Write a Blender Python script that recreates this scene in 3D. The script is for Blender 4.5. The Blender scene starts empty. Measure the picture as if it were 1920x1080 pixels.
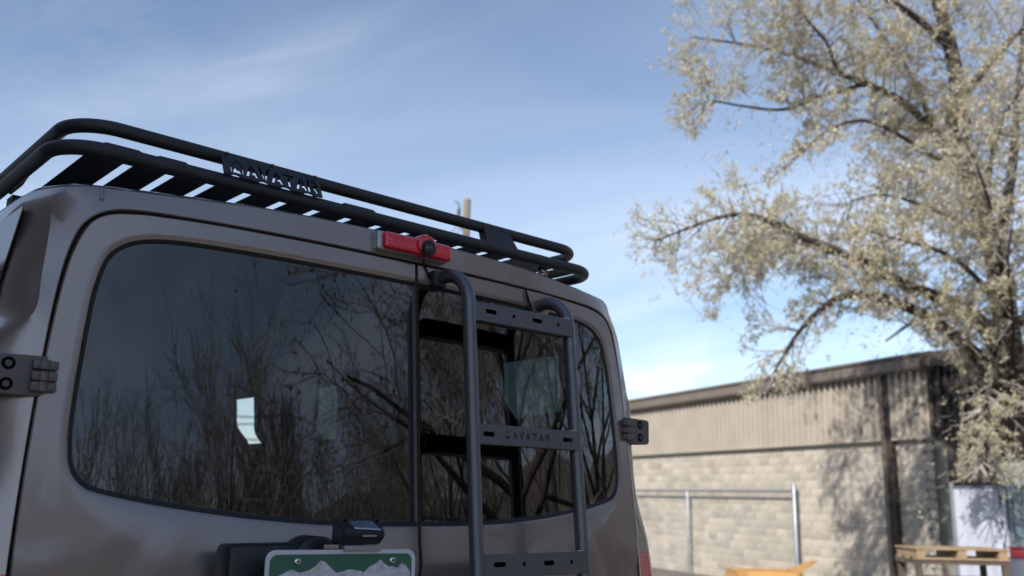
import bpy, bmesh, math, random
import numpy as np
from math import sin, cos, radians as R, pi
from mathutils import Vector, Matrix, noise
random.seed(7); np.random.seed(7)
scn = bpy.context.scene
col = scn.collection

# ------------------------------------------------------------------ camera
CAM = Vector((-1.2893, -1.7835, 1.35)); FPX = 1750.0
AZ, PITCH, ROLL = R(41.615), R(12.572), R(1.1706)
fwd = Vector((sin(AZ)*cos(PITCH), cos(AZ)*cos(PITCH), sin(PITCH)))
r0 = Vector((cos(AZ), -sin(AZ), 0)); u0 = r0.cross(fwd)
rgt = r0*cos(ROLL) + u0*sin(ROLL); upv = rgt.cross(fwd)
cd = bpy.data.cameras.new('camera'); cam = bpy.data.objects.new('camera', cd); col.objects.link(cam)
cam.matrix_world = Matrix(((rgt.x, upv.x, -fwd.x, CAM.x), (rgt.y, upv.y, -fwd.y, CAM.y), (rgt.z, upv.z, -fwd.z, CAM.z), (0, 0, 0, 1)))
cd.sensor_width = 36; cd.lens = 36*FPX/1920; cd.clip_start = .05; cd.clip_end = 3000
cd.dof.use_dof = True; cd.dof.focus_distance = 2.12; cd.dof.aperture_fstop = 3.7
scn.camera = cam

# ------------------------------------------------------------------ light
SUN_AZ, SUN_EL = R(-106), R(36)
sd = bpy.data.lights.new('sun', 'SUN'); sd.energy = 3.5; sd.angle = R(.5); sd.color = (1.0, .955, .88)
sun = bpy.data.objects.new('sun', sd); col.objects.link(sun)
sdir = Vector((sin(SUN_AZ)*cos(SUN_EL), cos(SUN_AZ)*cos(SUN_EL), sin(SUN_EL)))
sun.rotation_euler = sdir.to_track_quat('Z', 'Y').to_euler()
w = bpy.data.worlds.new('World'); scn.world = w; w.use_nodes = True
nt = w.node_tree; N = nt.nodes; L = nt.links; N.clear()
def nd(t, nodes=None, **k):
    n = (nodes or N).new(t)
    for a, b in k.items(): setattr(n, a, b)
    return n
sky = nd('ShaderNodeTexSky', sky_type='NISHITA', sun_disc=False, sun_elevation=SUN_EL, sun_rotation=SUN_AZ, altitude=1200, air_density=1.05, dust_density=1.0, ozone_density=1.8)
tc = nd('ShaderNodeTexCoord')
sep = nd('ShaderNodeSeparateXYZ'); L.new(tc.outputs['Generated'], sep.inputs[0])
def mth(op, a, b=None, c=None, nodes=None, links=None, clamp=False):
    n = (N if nodes is None else nodes).new('ShaderNodeMath'); n.operation = op; n.use_clamp = clamp
    for i, v in enumerate((a, b, c)):
        if v is None: continue
        if isinstance(v, (int, float)): n.inputs[i].default_value = v
        else: (L if links is None else links).new(v, n.inputs[i])
    return n.outputs[0]
zz = mth('MAXIMUM', mth('ADD', sep.outputs[2], .12), .05)
cx = mth('DIVIDE', sep.outputs[0], zz); cy = mth('DIVIDE', sep.outputs[1], zz)
cmb = nd('ShaderNodeCombineXYZ'); L.new(cx, cmb.inputs[0]); L.new(cy, cmb.inputs[1])
def cloudlayer(rot, scl, nscale, det, lo, hi, rough=.6, off=(0, 0, 0)):
    mp = nd('ShaderNodeMapping'); mp.inputs['Rotation'].default_value = (0, 0, rot); mp.inputs['Scale'].default_value = scl; mp.inputs['Location'].default_value = off
    L.new(cmb.outputs[0], mp.inputs[0])
    nz = nd('ShaderNodeTexNoise'); nz.inputs['Scale'].default_value = nscale; nz.inputs['Detail'].default_value = det; nz.inputs['Roughness'].default_value = rough; nz.inputs['Distortion'].default_value = .6
    L.new(mp.outputs[0], nz.inputs[0])
    mr = nd('ShaderNodeMapRange'); mr.interpolation_type = 'SMOOTHSTEP'; mr.inputs[1].default_value = lo; mr.inputs[2].default_value = hi
    L.new(nz.outputs[0], mr.inputs[0]); return mr.outputs[0]
c1 = cloudlayer(R(28), (.9, .30, 1), 1.3, 7, .44, .78)
c2 = cloudlayer(R(40), (.5, .5, 1), .7, 4, .40, .75, .5, (3, 1, 0))
# low cumulus near the horizon
low = nd('ShaderNodeTexNoise'); low.inputs['Scale'].default_value = 9; low.inputs['Detail'].default_value = 6
mp2 = nd('ShaderNodeMapping'); mp2.inputs['Scale'].default_value = (1, 1, 2.2); L.new(tc.outputs['Generated'], mp2.inputs[0]); L.new(mp2.outputs[0], low.inputs[0])
mr2 = nd('ShaderNodeMapRange'); mr2.interpolation_type = 'SMOOTHSTEP'; mr2.inputs[1].default_value = .47; mr2.inputs[2].default_value = .62; L.new(low.outputs[0], mr2.inputs[0])
hz = nd('ShaderNodeMapRange'); hz.interpolation_type = 'SMOOTHSTEP'; hz.inputs[1].default_value = .19; hz.inputs[2].default_value = .11; hz.inputs[3].default_value = 0; hz.inputs[4].default_value = .32
L.new(sep.outputs[2], hz.inputs[0])
cum = mth('MULTIPLY', mr2.outputs[0], hz.outputs[0])
dens = mth('MINIMUM', mth('ADD', mth('ADD', mth('MULTIPLY', c1, .30), mth('MULTIPLY', c2, .30)), mth('ADD', cum, mth('MULTIPLY', mth('SUBTRACT', 1.0, mth('MULTIPLY', sep.outputs[2], 1.9), clamp=True), .10))), .92)
mx = nd('ShaderNodeMix', data_type='RGBA'); L.new(dens, mx.inputs[0]); L.new(sky.outputs[0], mx.inputs[6]); mx.inputs[7].default_value = (7.6, 8.0, 8.8, 1)
bg = nd('ShaderNodeBackground'); bg.inputs[1].default_value = .098; L.new(mx.outputs[2], bg.inputs[0])
wo = nd('ShaderNodeOutputWorld'); L.new(bg.outputs[0], wo.inputs[0])
vs = scn.view_settings; vs.view_transform = 'Standard'; vs.look = 'None'; vs.gamma = 1; vs.use_curve_mapping = False; vs.exposure = 0.72
scn.render.film_transparent = False
scn.cycles.max_bounces = 10; scn.cycles.transparent_max_bounces = 24; scn.cycles.caustics_reflective = False; scn.cycles.caustics_refractive = False

# ------------------------------------------------------------------ helpers
def ray(px, py): return fwd + rgt*((px-960)/FPX) - upv*((py-540)/FPX)
def at_depth(px, py, d): return CAM + ray(px, py)*d
def S(x, z): return -.043 + .09*(z-1.2) + .065*(abs(x)/.8)**2.2
def smooth01(a, b, v):
    t = min(1, max(0, (v-a)/(b-a))); return t*t*(3-2*t)
def Sd(x, z):   # door skin: a shallow step at the body line
    s = S(x, z)
    s += .007*(1-smooth01(1.165, 1.180, z)) - .004*smooth01(1.175, 1.19, z)*(1-smooth01(1.195, 1.24, z))
    return s
def on_y(px, py, y):
    d = ray(px, py); return CAM + d*((y-CAM.y)/d.y)
def on_S(px, py, off=0):
    y = 0
    for i in range(15):
        p = on_y(px, py, y); y = S(p.x, p.z)+off
    return p

MATS = {}
def mat(name, base=(.5, .5, .5), rough=.5, metal=0, coat=0, var=0, vscale=8, bump=0, bscale=60, spec=.5, var2=None, island=0, detail=5, coatr=.05):
    if name in MATS: return MATS[name]
    m = bpy.data.materials.new(name); m.use_nodes = True; n = m.node_tree.nodes; l = m.node_tree.links
    b = n['Principled BSDF']; b.inputs['Roughness'].default_value = rough; b.inputs['Metallic'].default_value = metal
    b.inputs['Coat Weight'].default_value = coat; b.inputs['Coat Roughness'].default_value = coatr; b.inputs['Specular IOR Level'].default_value = spec
    b.inputs['Base Color'].default_value = (*base, 1)
    if var or island or var2:
        t = n.new('ShaderNodeTexCoord'); z = n.new('ShaderNodeTexNoise'); z.inputs['Scale'].default_value = vscale; z.inputs['Detail'].default_value = detail
        l.new(t.outputs['Object'], z.inputs[0])
        r_ = n.new('ShaderNodeMapRange'); r_.inputs[1].default_value = .3; r_.inputs[2].default_value = .7; l.new(z.outputs[0], r_.inputs[0])
        fac = r_.outputs[0]
        if island:
            g = n.new('ShaderNodeNewGeometry'); fac = mth('ADD', mth('MULTIPLY', g.outputs['Random Per Island'], island, nodes=n, links=l), mth('MULTIPLY', fac, 1-island, nodes=n, links=l), nodes=n, links=l)
        mxn = n.new('ShaderNodeMix'); mxn.data_type = 'RGBA'; l.new(fac, mxn.inputs[0])
        c2 = var2 or tuple(c*(1-var) for c in base)
        mxn.inputs[6].default_value = (*c2, 1); mxn.inputs[7].default_value = (*(base if var2 else tuple(min(1, c*(1+var)) for c in base)), 1)
        l.new(mxn.outputs[2], b.inputs['Base Color'])
    if bump:
        t = n.new('ShaderNodeTexCoord'); z = n.new('ShaderNodeTexNoise'); z.inputs['Scale'].default_value = bscale; z.inputs['Detail'].default_value = 4
        l.new(t.outputs['Object'], z.inputs[0]); bp = n.new('ShaderNodeBump'); bp.inputs['Strength'].default_value = bump; bp.inputs['Distance'].default_value = .01
        l.new(z.outputs[0], bp.inputs['Height']); l.new(bp.outputs[0], b.inputs['Normal'])
    MATS[name] = m; return m
def glassmat(name, tint, k=1.85, base_ior=1.5):
    m = bpy.data.materials.new(name); m.use_nodes = True; n = m.node_tree.nodes; l = m.node_tree.links; n.clear()
    fr = n.new('ShaderNodeFresnel'); fr.inputs[0].default_value = base_ior
    g = n.new('ShaderNodeNewGeometry')
    f = mth('MULTIPLY', mth('MULTIPLY', fr.outputs[0], k, nodes=n, links=l), mth('SUBTRACT', 1.0, g.outputs['Backfacing'], nodes=n, links=l), nodes=n, links=l, clamp=True)
    tr = n.new('ShaderNodeBsdfTransparent'); tr.inputs[0].default_value = (*tint, 1)
    gl = n.new('ShaderNodeBsdfGlossy'); gl.inputs['Roughness'].default_value = 0; gl.inputs['Color'].default_value = (1, 1, 1, 1)
    ms = n.new('ShaderNodeMixShader'); l.new(f, ms.inputs[0]); l.new(tr.outputs[0], ms.inputs[1]); l.new(gl.outputs[0], ms.inputs[2])
    o = n.new('ShaderNodeOutputMaterial'); l.new(ms.outputs[0], o.inputs[0]); return m

M_PAINT = mat('van_paint', (.285, .238, .222), .30, .60, coat=1, bump=.015, bscale=900, var=.05, vscale=3, coatr=.12)
M_BLACK = mat('black_powder_coat', (.020, .022, .025), .42, bump=.25, bscale=700, spec=.5)
M_LADDER = mat('ladder_powder_coat', (.145, .150, .165), .26, .7, bump=.2, bscale=600)
M_RUBBER = mat('black_rubber', (.008, .008, .009), .55)
M_DARK = mat('cabin_dark', (.012, .012, .014), .9)
M_GAP = mat('gap_dark', (.004, .004, .004), .9, spec=.1)
M_RED = mat('red_lens', (.85, .010, .035), .15, 0, coat=1, var2=(.60, .004, .022), vscale=60)
M_CHROME = mat('bright_steel', (.62, .62, .64), .2, 1)
M_GLASS = glassmat('tinted_glass', (.60, .64, .66), 1.95)
M_GLASSG = glassmat('green_tinted_glass', (.030, .040, .038))
M_CLEAR = glassmat('clear_glass', (.93, .96, .95))
M_PLASTIC = mat('black_plastic', (.014, .014, .016), .38, bump=.08, bscale=400)
M_WHITEP = mat('plate_white', (.62, .64, .68), .35, var=.06)
M_GREENP = mat('plate_green', (.045, .15, .10), .3)
M_MTN = mat('plate_mountain', (.74, .75, .80), .35, var2=(.42, .41, .44), vscale=70, detail=8)

def road_film(m, amount=.5):
    """thin dust and wipe marks: roughness and colour vary across the clear coat"""
    n = m.node_tree.nodes; l = m.node_tree.links; b_ = n['Principled BSDF']
    t = n.new('ShaderNodeTexCoord'); mp_ = n.new('ShaderNodeMapping'); mp_.inputs['Scale'].default_value = (1, 1, .35); l.new(t.outputs['Object'], mp_.inputs[0])
    z = n.new('ShaderNodeTexNoise'); z.inputs['Scale'].default_value = 9; z.inputs['Detail'].default_value = 9; z.inputs['Roughness'].default_value = .7; l.new(mp_.outputs[0], z.inputs[0])
    r_ = n.new('ShaderNodeMapRange'); r_.inputs[1].default_value = .42; r_.inputs[2].default_value = .72; r_.inputs[3].default_value = .04; r_.inputs[4].default_value = .04+amount*.5; l.new(z.outputs[0], r_.inputs[0])
    l.new(r_.outputs[0], b_.inputs['Coat Roughness'])
    z2 = n.new('ShaderNodeTexNoise'); z2.inputs['Scale'].default_value = 420; z2.inputs['Detail'].default_value = 2; l.new(t.outputs['Object'], z2.inputs[0])
    r2 = n.new('ShaderNodeMapRange'); r2.inputs[1].default_value = .66; r2.inputs[2].default_value = .74; r2.inputs[4].default_value = .35; l.new(z2.outputs[0], r2.inputs[0])
    src = b_.inputs['Base Color'].links[0].from_socket; mx_ = n.new('ShaderNodeMix'); mx_.data_type = 'RGBA'; l.new(mth('MULTIPLY', r2.outputs[0], r_.outputs[0], nodes=n, links=l), mx_.inputs[0]); l.new(src, mx_.inputs[6]); mx_.inputs[7].default_value = (.45, .42, .38, 1)
    l.new(mx_.outputs[2], b_.inputs['Base Color'])
road_film(M_PAINT, .5)
def link(name, me, m=None, parent=None):
    o = bpy.data.objects.new(name, me); col.objects.link(o)
    if m is not None:
        for mm in (m if isinstance(m, (list, tuple)) else [m]): me.materials.append(mm)
    if parent is not None: o.parent = parent
    return o
def mesh(name, v, f, m=None, parent=None, smooth=False, angle=None, recalc=True):
    me = bpy.data.meshes.new(name); me.from_pydata([tuple(p) for p in v], [], f)
    if recalc:
        b = bmesh.new(); b.from_mesh(me); bmesh.ops.recalc_face_normals(b, faces=b.faces); b.to_mesh(me); b.free()
    if smooth or angle:
        me.polygons.foreach_set('use_smooth', [True]*len(me.polygons))
        if angle: me.set_sharp_from_angle(angle=R(angle))
    me.update(); return link(name, me, m, parent)
class MB:
    def __init__(s): s.v = []; s.f = []
    def add(s, v, f):
        o = len(s.v); s.v += [Vector(p) for p in v]; s.f += [tuple(i+o for i in q) for q in f]; return s
    def box(s, c, d, M=None, bev=0):
        b = bmesh.new(); bmesh.ops.create_cube(b, size=1)
        for q in b.verts: q.co = Vector((q.co.x*d[0], q.co.y*d[1], q.co.z*d[2]))
        if bev: bmesh.ops.bevel(b, geom=list(b.edges), offset=bev, segments=2, affect='EDGES', profile=.5)
        b.verts.index_update()
        vs_ = [((M @ q.co) if M else q.co)+Vector(c) for q in b.verts]; fs = [tuple(x.index for x in fc.verts) for fc in b.faces]; b.free()
        return s.add(vs_, fs)
    def tube(s, pts, r, n=12, caps=True, closed=False):
        pts = [Vector(p) for p in pts]; m = len(pts); rr = r if isinstance(r, (list, tuple)) else [r]*m
        T = []
        for i in range(m):
            a = pts[(i-1) % m] if (closed or i > 0) else pts[i]; b = pts[(i+1) % m] if (closed or i < m-1) else pts[i]
            T.append((b-a).normalized())
        up = Vector((0, 0, 1)) if abs(T[0].z) < .9 else Vector((1, 0, 0))
        nr = (up - T[0]*up.dot(T[0])).normalized(); V = []
        for i in range(m):
            nr = (nr - T[i]*nr.dot(T[i])).normalized(); bn = T[i].cross(nr)
            for k in range(n):
                a = 2*pi*k/n; V.append(pts[i] + (nr*cos(a)+bn*sin(a))*rr[i])
        F = []
        for i in range(m if closed else m-1):
            j = (i+1) % m
            for k in range(n): F.append((i*n+k, i*n+(k+1) % n, j*n+(k+1) % n, j*n+k))
        if caps and not closed: F += [tuple(range(n))[::-1], tuple((m-1)*n+k for k in range(n))]
        return s.add(V, F)
    def cyl(s, a, b, r, n=16, r2=None): return s.tube([a, b], [r, r if r2 is None else r2], n)
    def build(s, name, m=None, parent=None, smooth=False, angle=None): return mesh(name, s.v, s.f, m, parent, smooth, angle)
def tag(o, label=None, cat=None, group=None, kind=None):
    for k, v in (('label', label), ('category', cat), ('group', group), ('kind', kind)):
        if v: o[k] = v
    return o
def empty(name, loc=(0, 0, 0), label=None, cat=None, group=None):
    o = bpy.data.objects.new(name, None); col.objects.link(o); o.location = loc; o.empty_display_size = .1
    return tag(o, label, cat, group)
def catmull(P, sub=6, closed=False):
    P = [Vector(p) for p in P]; n = len(P); out = []
    for i in range(n if closed else n-1):
        p0 = P[(i-1) % n] if (closed or i) else P[0]; p1 = P[i]; p2 = P[(i+1) % n]; p3 = P[(i+2) % n] if (closed or i+2 < n) else P[-1]
        for k in range(sub):
            t = k/sub; out.append(.5*((2*p1)+(p2-p0)*t+(2*p0-5*p1+4*p2-p3)*t*t+(3*p1-p0-3*p2+p3)*t**3))
    if not closed: out.append(P[-1])
    return out
def rounded(pts, rads, n=8, closed=False):
    """polyline with filleted corners"""
    P = [Vector(p) for p in pts]; out = []; m = len(P)
    for i in range(m):
        if not closed and i in (0, m-1): out.append(P[i]); continue
        a, b, c = P[(i-1) % m], P[i], P[(i+1) % m]; r = rads if isinstance(rads, (int, float)) else rads[i]
        d1 = (a-b).normalized(); d2 = (c-b).normalized(); ang = d1.angle(d2); t = r/math.tan(ang/2)
        s1 = b+d1*t; s2 = b+d2*t; cc = b+(d1+d2).normalized()*(r/sin(ang/2))
        for k in range(n+1):
            q = k/n; v = (s1-cc).slerp(s2-cc, q) if hasattr(Vector, 'slerp') else (s1-cc).lerp(s2-cc, q)
            out.append(cc+v.normalized()*r)
    return out
def plate2d(name, outer, holes, thick, m, parent, M):
    """flat sheet with real cut-outs, from a filled 2D curve"""
    c = bpy.data.curves.new(name, 'CURVE'); c.dimensions = '2D'; c.fill_mode = 'BOTH'; c.extrude = thick/2
    for lp in [outer]+holes:
        s = c.splines.new('POLY'); s.points.add(len(lp)-1); s.use_cyclic_u = True
        for i, q in enumerate(lp): s.points[i].co = (q[0], q[1], 0, 1)
    t = bpy.data.objects.new('tmp', c); col.objects.link(t); dg = bpy.context.evaluated_depsgraph_get()
    me = bpy.data.meshes.new_from_object(t.evaluated_get(dg)); bpy.data.objects.remove(t); bpy.data.curves.remove(c)
    me.name = name; me.transform(M); me.materials.clear(); return link(name, me, m, parent)
def rrect(cx_, cy_, w_, h_, r, n=4):
    o = []
    for (sx, sy, a0) in ((1, 1, 0), (-1, 1, 90), (-1, -1, 180), (1, -1, 270)):
        for k in range(n+1):
            a = R(a0+90*k/n); o.append((cx_+sx*(w_/2-r)+r*cos(a), cy_+sy*(h_/2-r)+r*sin(a)))
    return o
def frame_matrix(o, xa, ya):
    xa = Vector(xa).normalized(); ya = Vector(ya); ya = (ya-xa*ya.dot(xa)).normalized(); za = xa.cross(ya)
    return Matrix(((xa.x, ya.x, za.x, o[0]), (xa.y, ya.y, za.y, o[1]), (xa.z, ya.z, za.z, o[2]), (0, 0, 0, 1)))
# stencil capitals on a unit box (x to .8, y to 1), each a list of outlines without islands
GLY = {
 'A': [[(.0, 0), (.19, 0), (.40, .62), (.33, .83), (.30, .83)], [(.36, 1), (.50, 1), (.86, 0), (.66, 0), (.56, .30), (.40, .30), (.44, .17), (.47, .17), (.44, .70), (.40, .86)]],
 'V': [[(0, 1), (.2, 1), (.40, .32), (.40, 0), (.36, 0)], [(.46, 0), (.50, 0), (.86, 1), (.66, 1), (.46, .36)]],
 'T': [[(0, 1), (.84, 1), (.84, .82), (0, .82)], [(.33, .74), (.51, .74), (.51, 0), (.33, 0)]],
 'R': [[(0, 0), (.18, 0), (.18, 1), (0, 1)], [(.26, 1), (.60, 1), (.76, .90), (.80, .72), (.74, .52), (.60, .42), (.82, 0), (.61, 0), (.42, .42), (.26, .42), (.26, .58), (.54, .60), (.61, .72), (.54, .83), (.26, .83)]],
}
GLY['A'] = [[(0, 0), (.19, 0), (.41, .66), (.41, .98), (.36, 1)], [(.47, 1), (.51, 1), (.87, 0), (.67, 0), (.60, .20), (.40, .20), (.45, .36), (.55, .36), (.47, .60)]]
ICON = [[(0, .02), (.08, .02), (.08, .58), (.42, .92), (.76, .58), (.76, .02), (.84, .02), (.84, .62), (.42, 1.04), (0, .62)], [(.14, .02), (.70, .02), (.70, .10), (.55, .34), (.47, .22), (.34, .46), (.14, .14)]]
def word(txt, x, y, h, adv, icon=True):
    out = []
    if icon:
        out += [[(x+p*h*1.0, y+q*h) for p, q in lp] for lp in ICON]; x += adv*1.15
    for c in txt:
        out += [[(x+p*h*.95, y+q*h) for p, q in lp] for lp in GLY[c]]; x += adv
    return out, x

# ------------------------------------------------------------------ ground
GZ = -.30
def gz(x, y):
    d = math.hypot(x-2, y-4); near = -.30
    s = (x-0)*.9+(y-0)*.45
    return near - .46*smooth01(8, 19, s)
G = MB(); xs = [-1800, -300, -150, -80, -40, -20, -10, -5]+[i*1.5 for i in range(-2, 20)]+[35, 50, 90, 160, 320, 1800]
V = []; F = []
for j, y in enumerate(xs):
    for i, x in enumerate(xs): V.append((x, y, gz(x, y)))
n_ = len(xs)
F = [(j*n_+i, j*n_+i+1, (j+1)*n_+i+1, (j+1)*n_+i) for j in range(n_-1) for i in range(n_-1)]
gm = mat('lot_ground', (.20, .175, .145), .95, var2=(.11, .10, .09), vscale=.8, bump=.5, bscale=14, detail=9)
tag(mesh('ground', V, F, gm, smooth=True), 'bare gravel and dirt lot under the van and the buildings', kind='structure')

# ------------------------------------------------------------------ the van
van = empty('parked_van', (0, 0, GZ), 'dark taupe passenger van with a black roof rack and a rear ladder', 'van')
inv = Matrix.Translation((0, 0, -GZ))
def vp(o):     # geometry is written in world metres; move it into the van's own frame
    o.data.transform(inv); return o
GAP = [(0, 1.900), (.2, 1.900), (.4, 1.899), (.55, 1.897), (.66, 1.893), (.717, 1.880), (.752, 1.850), (.772, 1.80), (.785, 1.73), (.793, 1.66), (.798, 1.60), (.806, 1.50), (.814, 1.36), (.820, 1.2), (.822, .95), (.82, .62)]
CRE = [(0, 1.957, 0), (.2, 1.956, 0), (.4, 1.950, 0), (.56, 1.940, .004), (.69, 1.934, .010), (.76, 1.927, .018), (.800, 1.90, .032), (.808, 1.83, .014), (.815, 1.74, .006), (.822, 1.665, .002), (.866, 1.595, .022), (.872, 1.50, .03), (.878, 1.36, .03), (.905, 1.2, .016), (.920, .95, .014), (.92, .62, .014)]
FL1 = [(0, 1.970, .030), (.2, 1.969, .03), (.4, 1.963, .03), (.56, 1.955, .034), (.70, 1.947, .04), (.776, 1.937, .042), (.808, 1.905, .056), (.815, 1.833, .036), (.824, 1.745, .024), (.833, 1.668, .02), (.895, 1.590, .045), (.905, 1.495, .055), (.912, 1.355, .055), (.938, 1.195, .038), (.952, .95, .035), (.952, .62, .035)]
FL2 = [(0, 1.984, .12), (.2, 1.983, .12), (.4, 1.977, .12), (.56, 1.968, .12), (.71, 1.960, .12), (.795, 1.950, .13), (.830, 1.915, .14), (.836, 1.84, .12), (.846, 1.75, .10), (.858, 1.668, .10), (.925, 1.585, .11), (.938, 1.49, .12), (.945, 1.35, .12), (.955, 1.19, .12), (.96, .95, .12), (.96, .62, .12)]
def shift(Lp, dx, y):
    return [(x+(dx if i > 5 else dx*x/.8), z+(.02 if i < 6 else 0)*min(1, y), y) for i, (x, z, q) in enumerate(Lp)]
SUB = 5
def ring2(keys, mode):
    """mirror half keys (right half, top centre first) into a full loop left-bottom -> right-bottom"""
    half = []
    pts = [Vector((k[0], k[1], k[2] if len(k) > 2 else 0)) for k in keys]
    m = [Vector((-p.x, p.y, p.z)) for p in pts[:0:-1]] + pts
    cr = catmull(m, SUB); out = []
    for p in cr:
        y = (S(p.x, p.y)+p.z) if mode == 'S' else p.z
        out.append(Vector((p.x, y, p.y)))
    return out
NK = len(GAP)
loops = []
g0 = ring2([(a*.992, b-.008, .045) for a, b in GAP], 'S')     # door opening return
g0b = ring2([(a+.001, b+.001, .002) for a, b in GAP], 'S')
g1 = ring2([(a+.003, b+.003, 0) for a, b in GAP], 'S')
mid = ring2([((a+c)/2, (b+d)/2, e*.35) for (a, b), (c, d, e) in zip(GAP, CRE)], 'S')
c1_ = ring2(CRE, 'S')
cm = ring2([(a+.35*(p-a), b+.45*(q-b), e+.28*(s-e)) for (a, b, e), (p, q, s) in zip(CRE, FL1)], 'S')
loops = [g0, g0b, g1, mid, c1_, cm, ring2(FL1, 'S'), ring2(FL2, 'S')]
YS = [.34, .66, 1.0, 1.70, 1.99, 2.46, 2.73, 3.4]
for yy in YS: loops.append(ring2(shift(FL2, .012*min(1, yy), yy), 'Y'))
# windscreen and bonnet
NL = len(loops[0]); body = MB(); lamp = {1: MB(), -1: MB()}
def key_of(i):   # 0 at top centre, grows downwards; sign = side
    c = (NL-1)/2; return abs(i-c)/SUB, (1 if i > c else -1)
holes_r = [(.34, .66), (1.70, 1.99), (2.46, 2.73)]
Vb = [p for lp in loops for p in lp]
Fb = []; lampF = {1: [], -1: []}
for j in range(len(loops)-1):
    for i in range(NL-1):
        k = (key_of(i)[0]+key_of(i+1)[0])/2; sd_ = key_of(i)[1] if abs(i-(NL-1)/2) > 1 else 1
        sd_ = 1 if i >= (NL-1)/2 else -1
        q = (j*NL+i, j*NL+i+1, (j+1)*NL+i+1, (j+1)*NL+i)
        if 2 <= j < 7 and k > 13.0: lampF[sd_].append(q); continue
        if j >= 8 and sd_ == 1 and 7 < k < 10 and (round(YS[j-8], 2), round(YS[j-7], 2)) in holes_r: continue
        Fb.append(q)
bo = vp(mesh('body', Vb, Fb, M_PAINT, van, angle=32))
for s_ in (1, -1):
    used = sorted({i for q in lampF[s_] for i in q}); mp_ = {a: b for b, a in enumerate(used)}
    tl = vp(mesh('tail_light', [Vb[i] for i in used], [tuple(mp_[i] for i in q) for q in lampF[s_]], M_RED, van, angle=40))
# lining of the cabin: dark, inside the shell, with the same side openings
lin = []
for src, mode in ((g0, 0),):
    lin.append([p+Vector((0, .01, 0)) for p in g0])
for yy in [.16]+YS:
    base_ = ring2(shift(FL2, .012*min(1, yy), yy), 'Y'); lin.append([Vector((p.x*.955, p.y, p.z-.045 if p.z > 1.2 else p.z)) for p in base_])
lin.append([Vector((p.x*.8, 3.5, 1+(p.z-1)*.8)) for p in lin[-1]])
Vl = [p for lp in lin for p in lp]; Fl = []
ys2 = [0, .16]+YS
for j in range(len(lin)-1):
    for i in range(NL-1):
        k = (key_of(i)[0]+key_of(i+1)[0])/2; sd_ = 1 if i >= (NL-1)/2 else -1
        if j+1 < len(ys2) and sd_ == 1 and 7 < k < 10 and (round(ys2[j], 2), round(ys2[j+1], 2)) in holes_r: continue
        Fl.append((j*NL+i, j*NL+i+1, (j+1)*NL+i+1, (j+1)*NL+i))
last = (len(lin)-1)*NL; Fl.append(tuple(last+i for i in range(NL)))
vp(mesh('cabin_lining', Vl, Fl, M_DARK, van))
b = MB(); b.box((0, 1.75, .60), (1.78, 3.4, .05)); b.box((0, 4.05, 1.0), (1.86, 1.25, .72), bev=.08); vp(b.build('floor_and_nose', M_PAINT, van, angle=40))
for k, (x_, y_) in enumerate(((-.45, 1.15), (.45, 1.15), (-.42, 2.45), (.42, 2.45))):
    b = MB(); b.box((x_, y_, .92), (.52, .5, .14), bev=.03); b.box((x_, y_-.26, 1.2), (.5, .12, .62), Matrix.Rotation(-.15, 3, 'X'), bev=.04); b.box((x_, y_-.30, 1.585), (.26, .09, .18), bev=.03)
    b.box((x_, y_, .73), (.3, .3, .26)); vp(b.build('seat', mat('seat_fabric', (.03, .03, .033), .9), van, angle=40))
# side windows
b = MB(); b.box((.80, 1.863, 1.7), (.02, .05, .4)); vp(b.build('window_divider', M_DARK, van))
for (a, c_), m_ in zip(holes_r, (M_GLASSG, M_GLASSG, M_CLEAR)):
    vp(mesh('side_window', [(.818, a-.04, 1.87), (.818, c_+.04, 1.87), (.830, c_+.04, 1.70), (.830, a-.04, 1.70), (.905, c_+.04, 1.56), (.905, a-.04, 1.56)], [(0, 1, 2, 3), (3, 2, 4, 5)], m_, van))
for (a, c_) in ((.19, 1.10), (1.25, 2.35), (2.5, 3.3)):
    V_ = []; F_ = []; ny = 8; nz = 6
    for lift in (.0015, .004):
        for j in range(ny+1):
            for i in range(nz+1):
                z = 1.655+(1.893-1.655)*i/nz; y = a+(c_-a)*j/ny + (.05*(1-i/nz) if j == 0 else 0)
                xb = .830+(.858-.830)*(1.915-z)/(1.915-1.668)+(.012*min(1, max(0, y-.12)) if y > .14 else 0)
                V_.append((-(xb+lift), y, z))
    m_ = (ny+1)*(nz+1); F_ = [(j*(nz+1)+i, (j+1)*(nz+1)+i, (j+1)*(nz+1)+i+1, j*(nz+1)+i+1) for j in range(ny) for i in range(nz)]
    F_ = F_+[tuple(q+m_ for q in f) for f in F_]
    rim_ = [j*(nz+1) for j in range(ny+1)]+[ny*(nz+1)+i for i in range(1, nz+1)]+[j*(nz+1)+nz for j in range(ny-1, -1, -1)]+[i for i in range(nz-1, 0, -1)]
    F_ += [(rim_[k], rim_[(k+1) % len(rim_)], rim_[(k+1) % len(rim_)]+m_, rim_[k]+m_) for k in range(len(rim_))]
    vp(mesh('side_window', V_, F_, mat('privacy_glass', (.010, .013, .016), .03, spec=.8), van))
# gutter on the roof edge, header grooves
for s_ in (1, -1):
    b = MB(); b.tube([(s_*.798, .24, 1.944), (s_*.801, .27, 1.948), (s_*.804, .34, 1.951), (s_*.812, 1.0, 1.963), (s_*.814, 3.2, 1.965)], [.003, .005, .005, .005, .005], 8)
    vp(b.build('roof_gutter', M_PAINT, van, smooth=True))
for s_ in (-1,):
    b = MB()
    for dx in (0, .006):
        pts = [(s_*(.722+dx), S(.73, 1.905+.008*k)+.002+.0008*k, 1.905+.008*k) for k in range(4)]
        b.tube(pts, .0016, 6)
    vp(b.build('roof_seam', M_PAINT, van, smooth=True))

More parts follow.
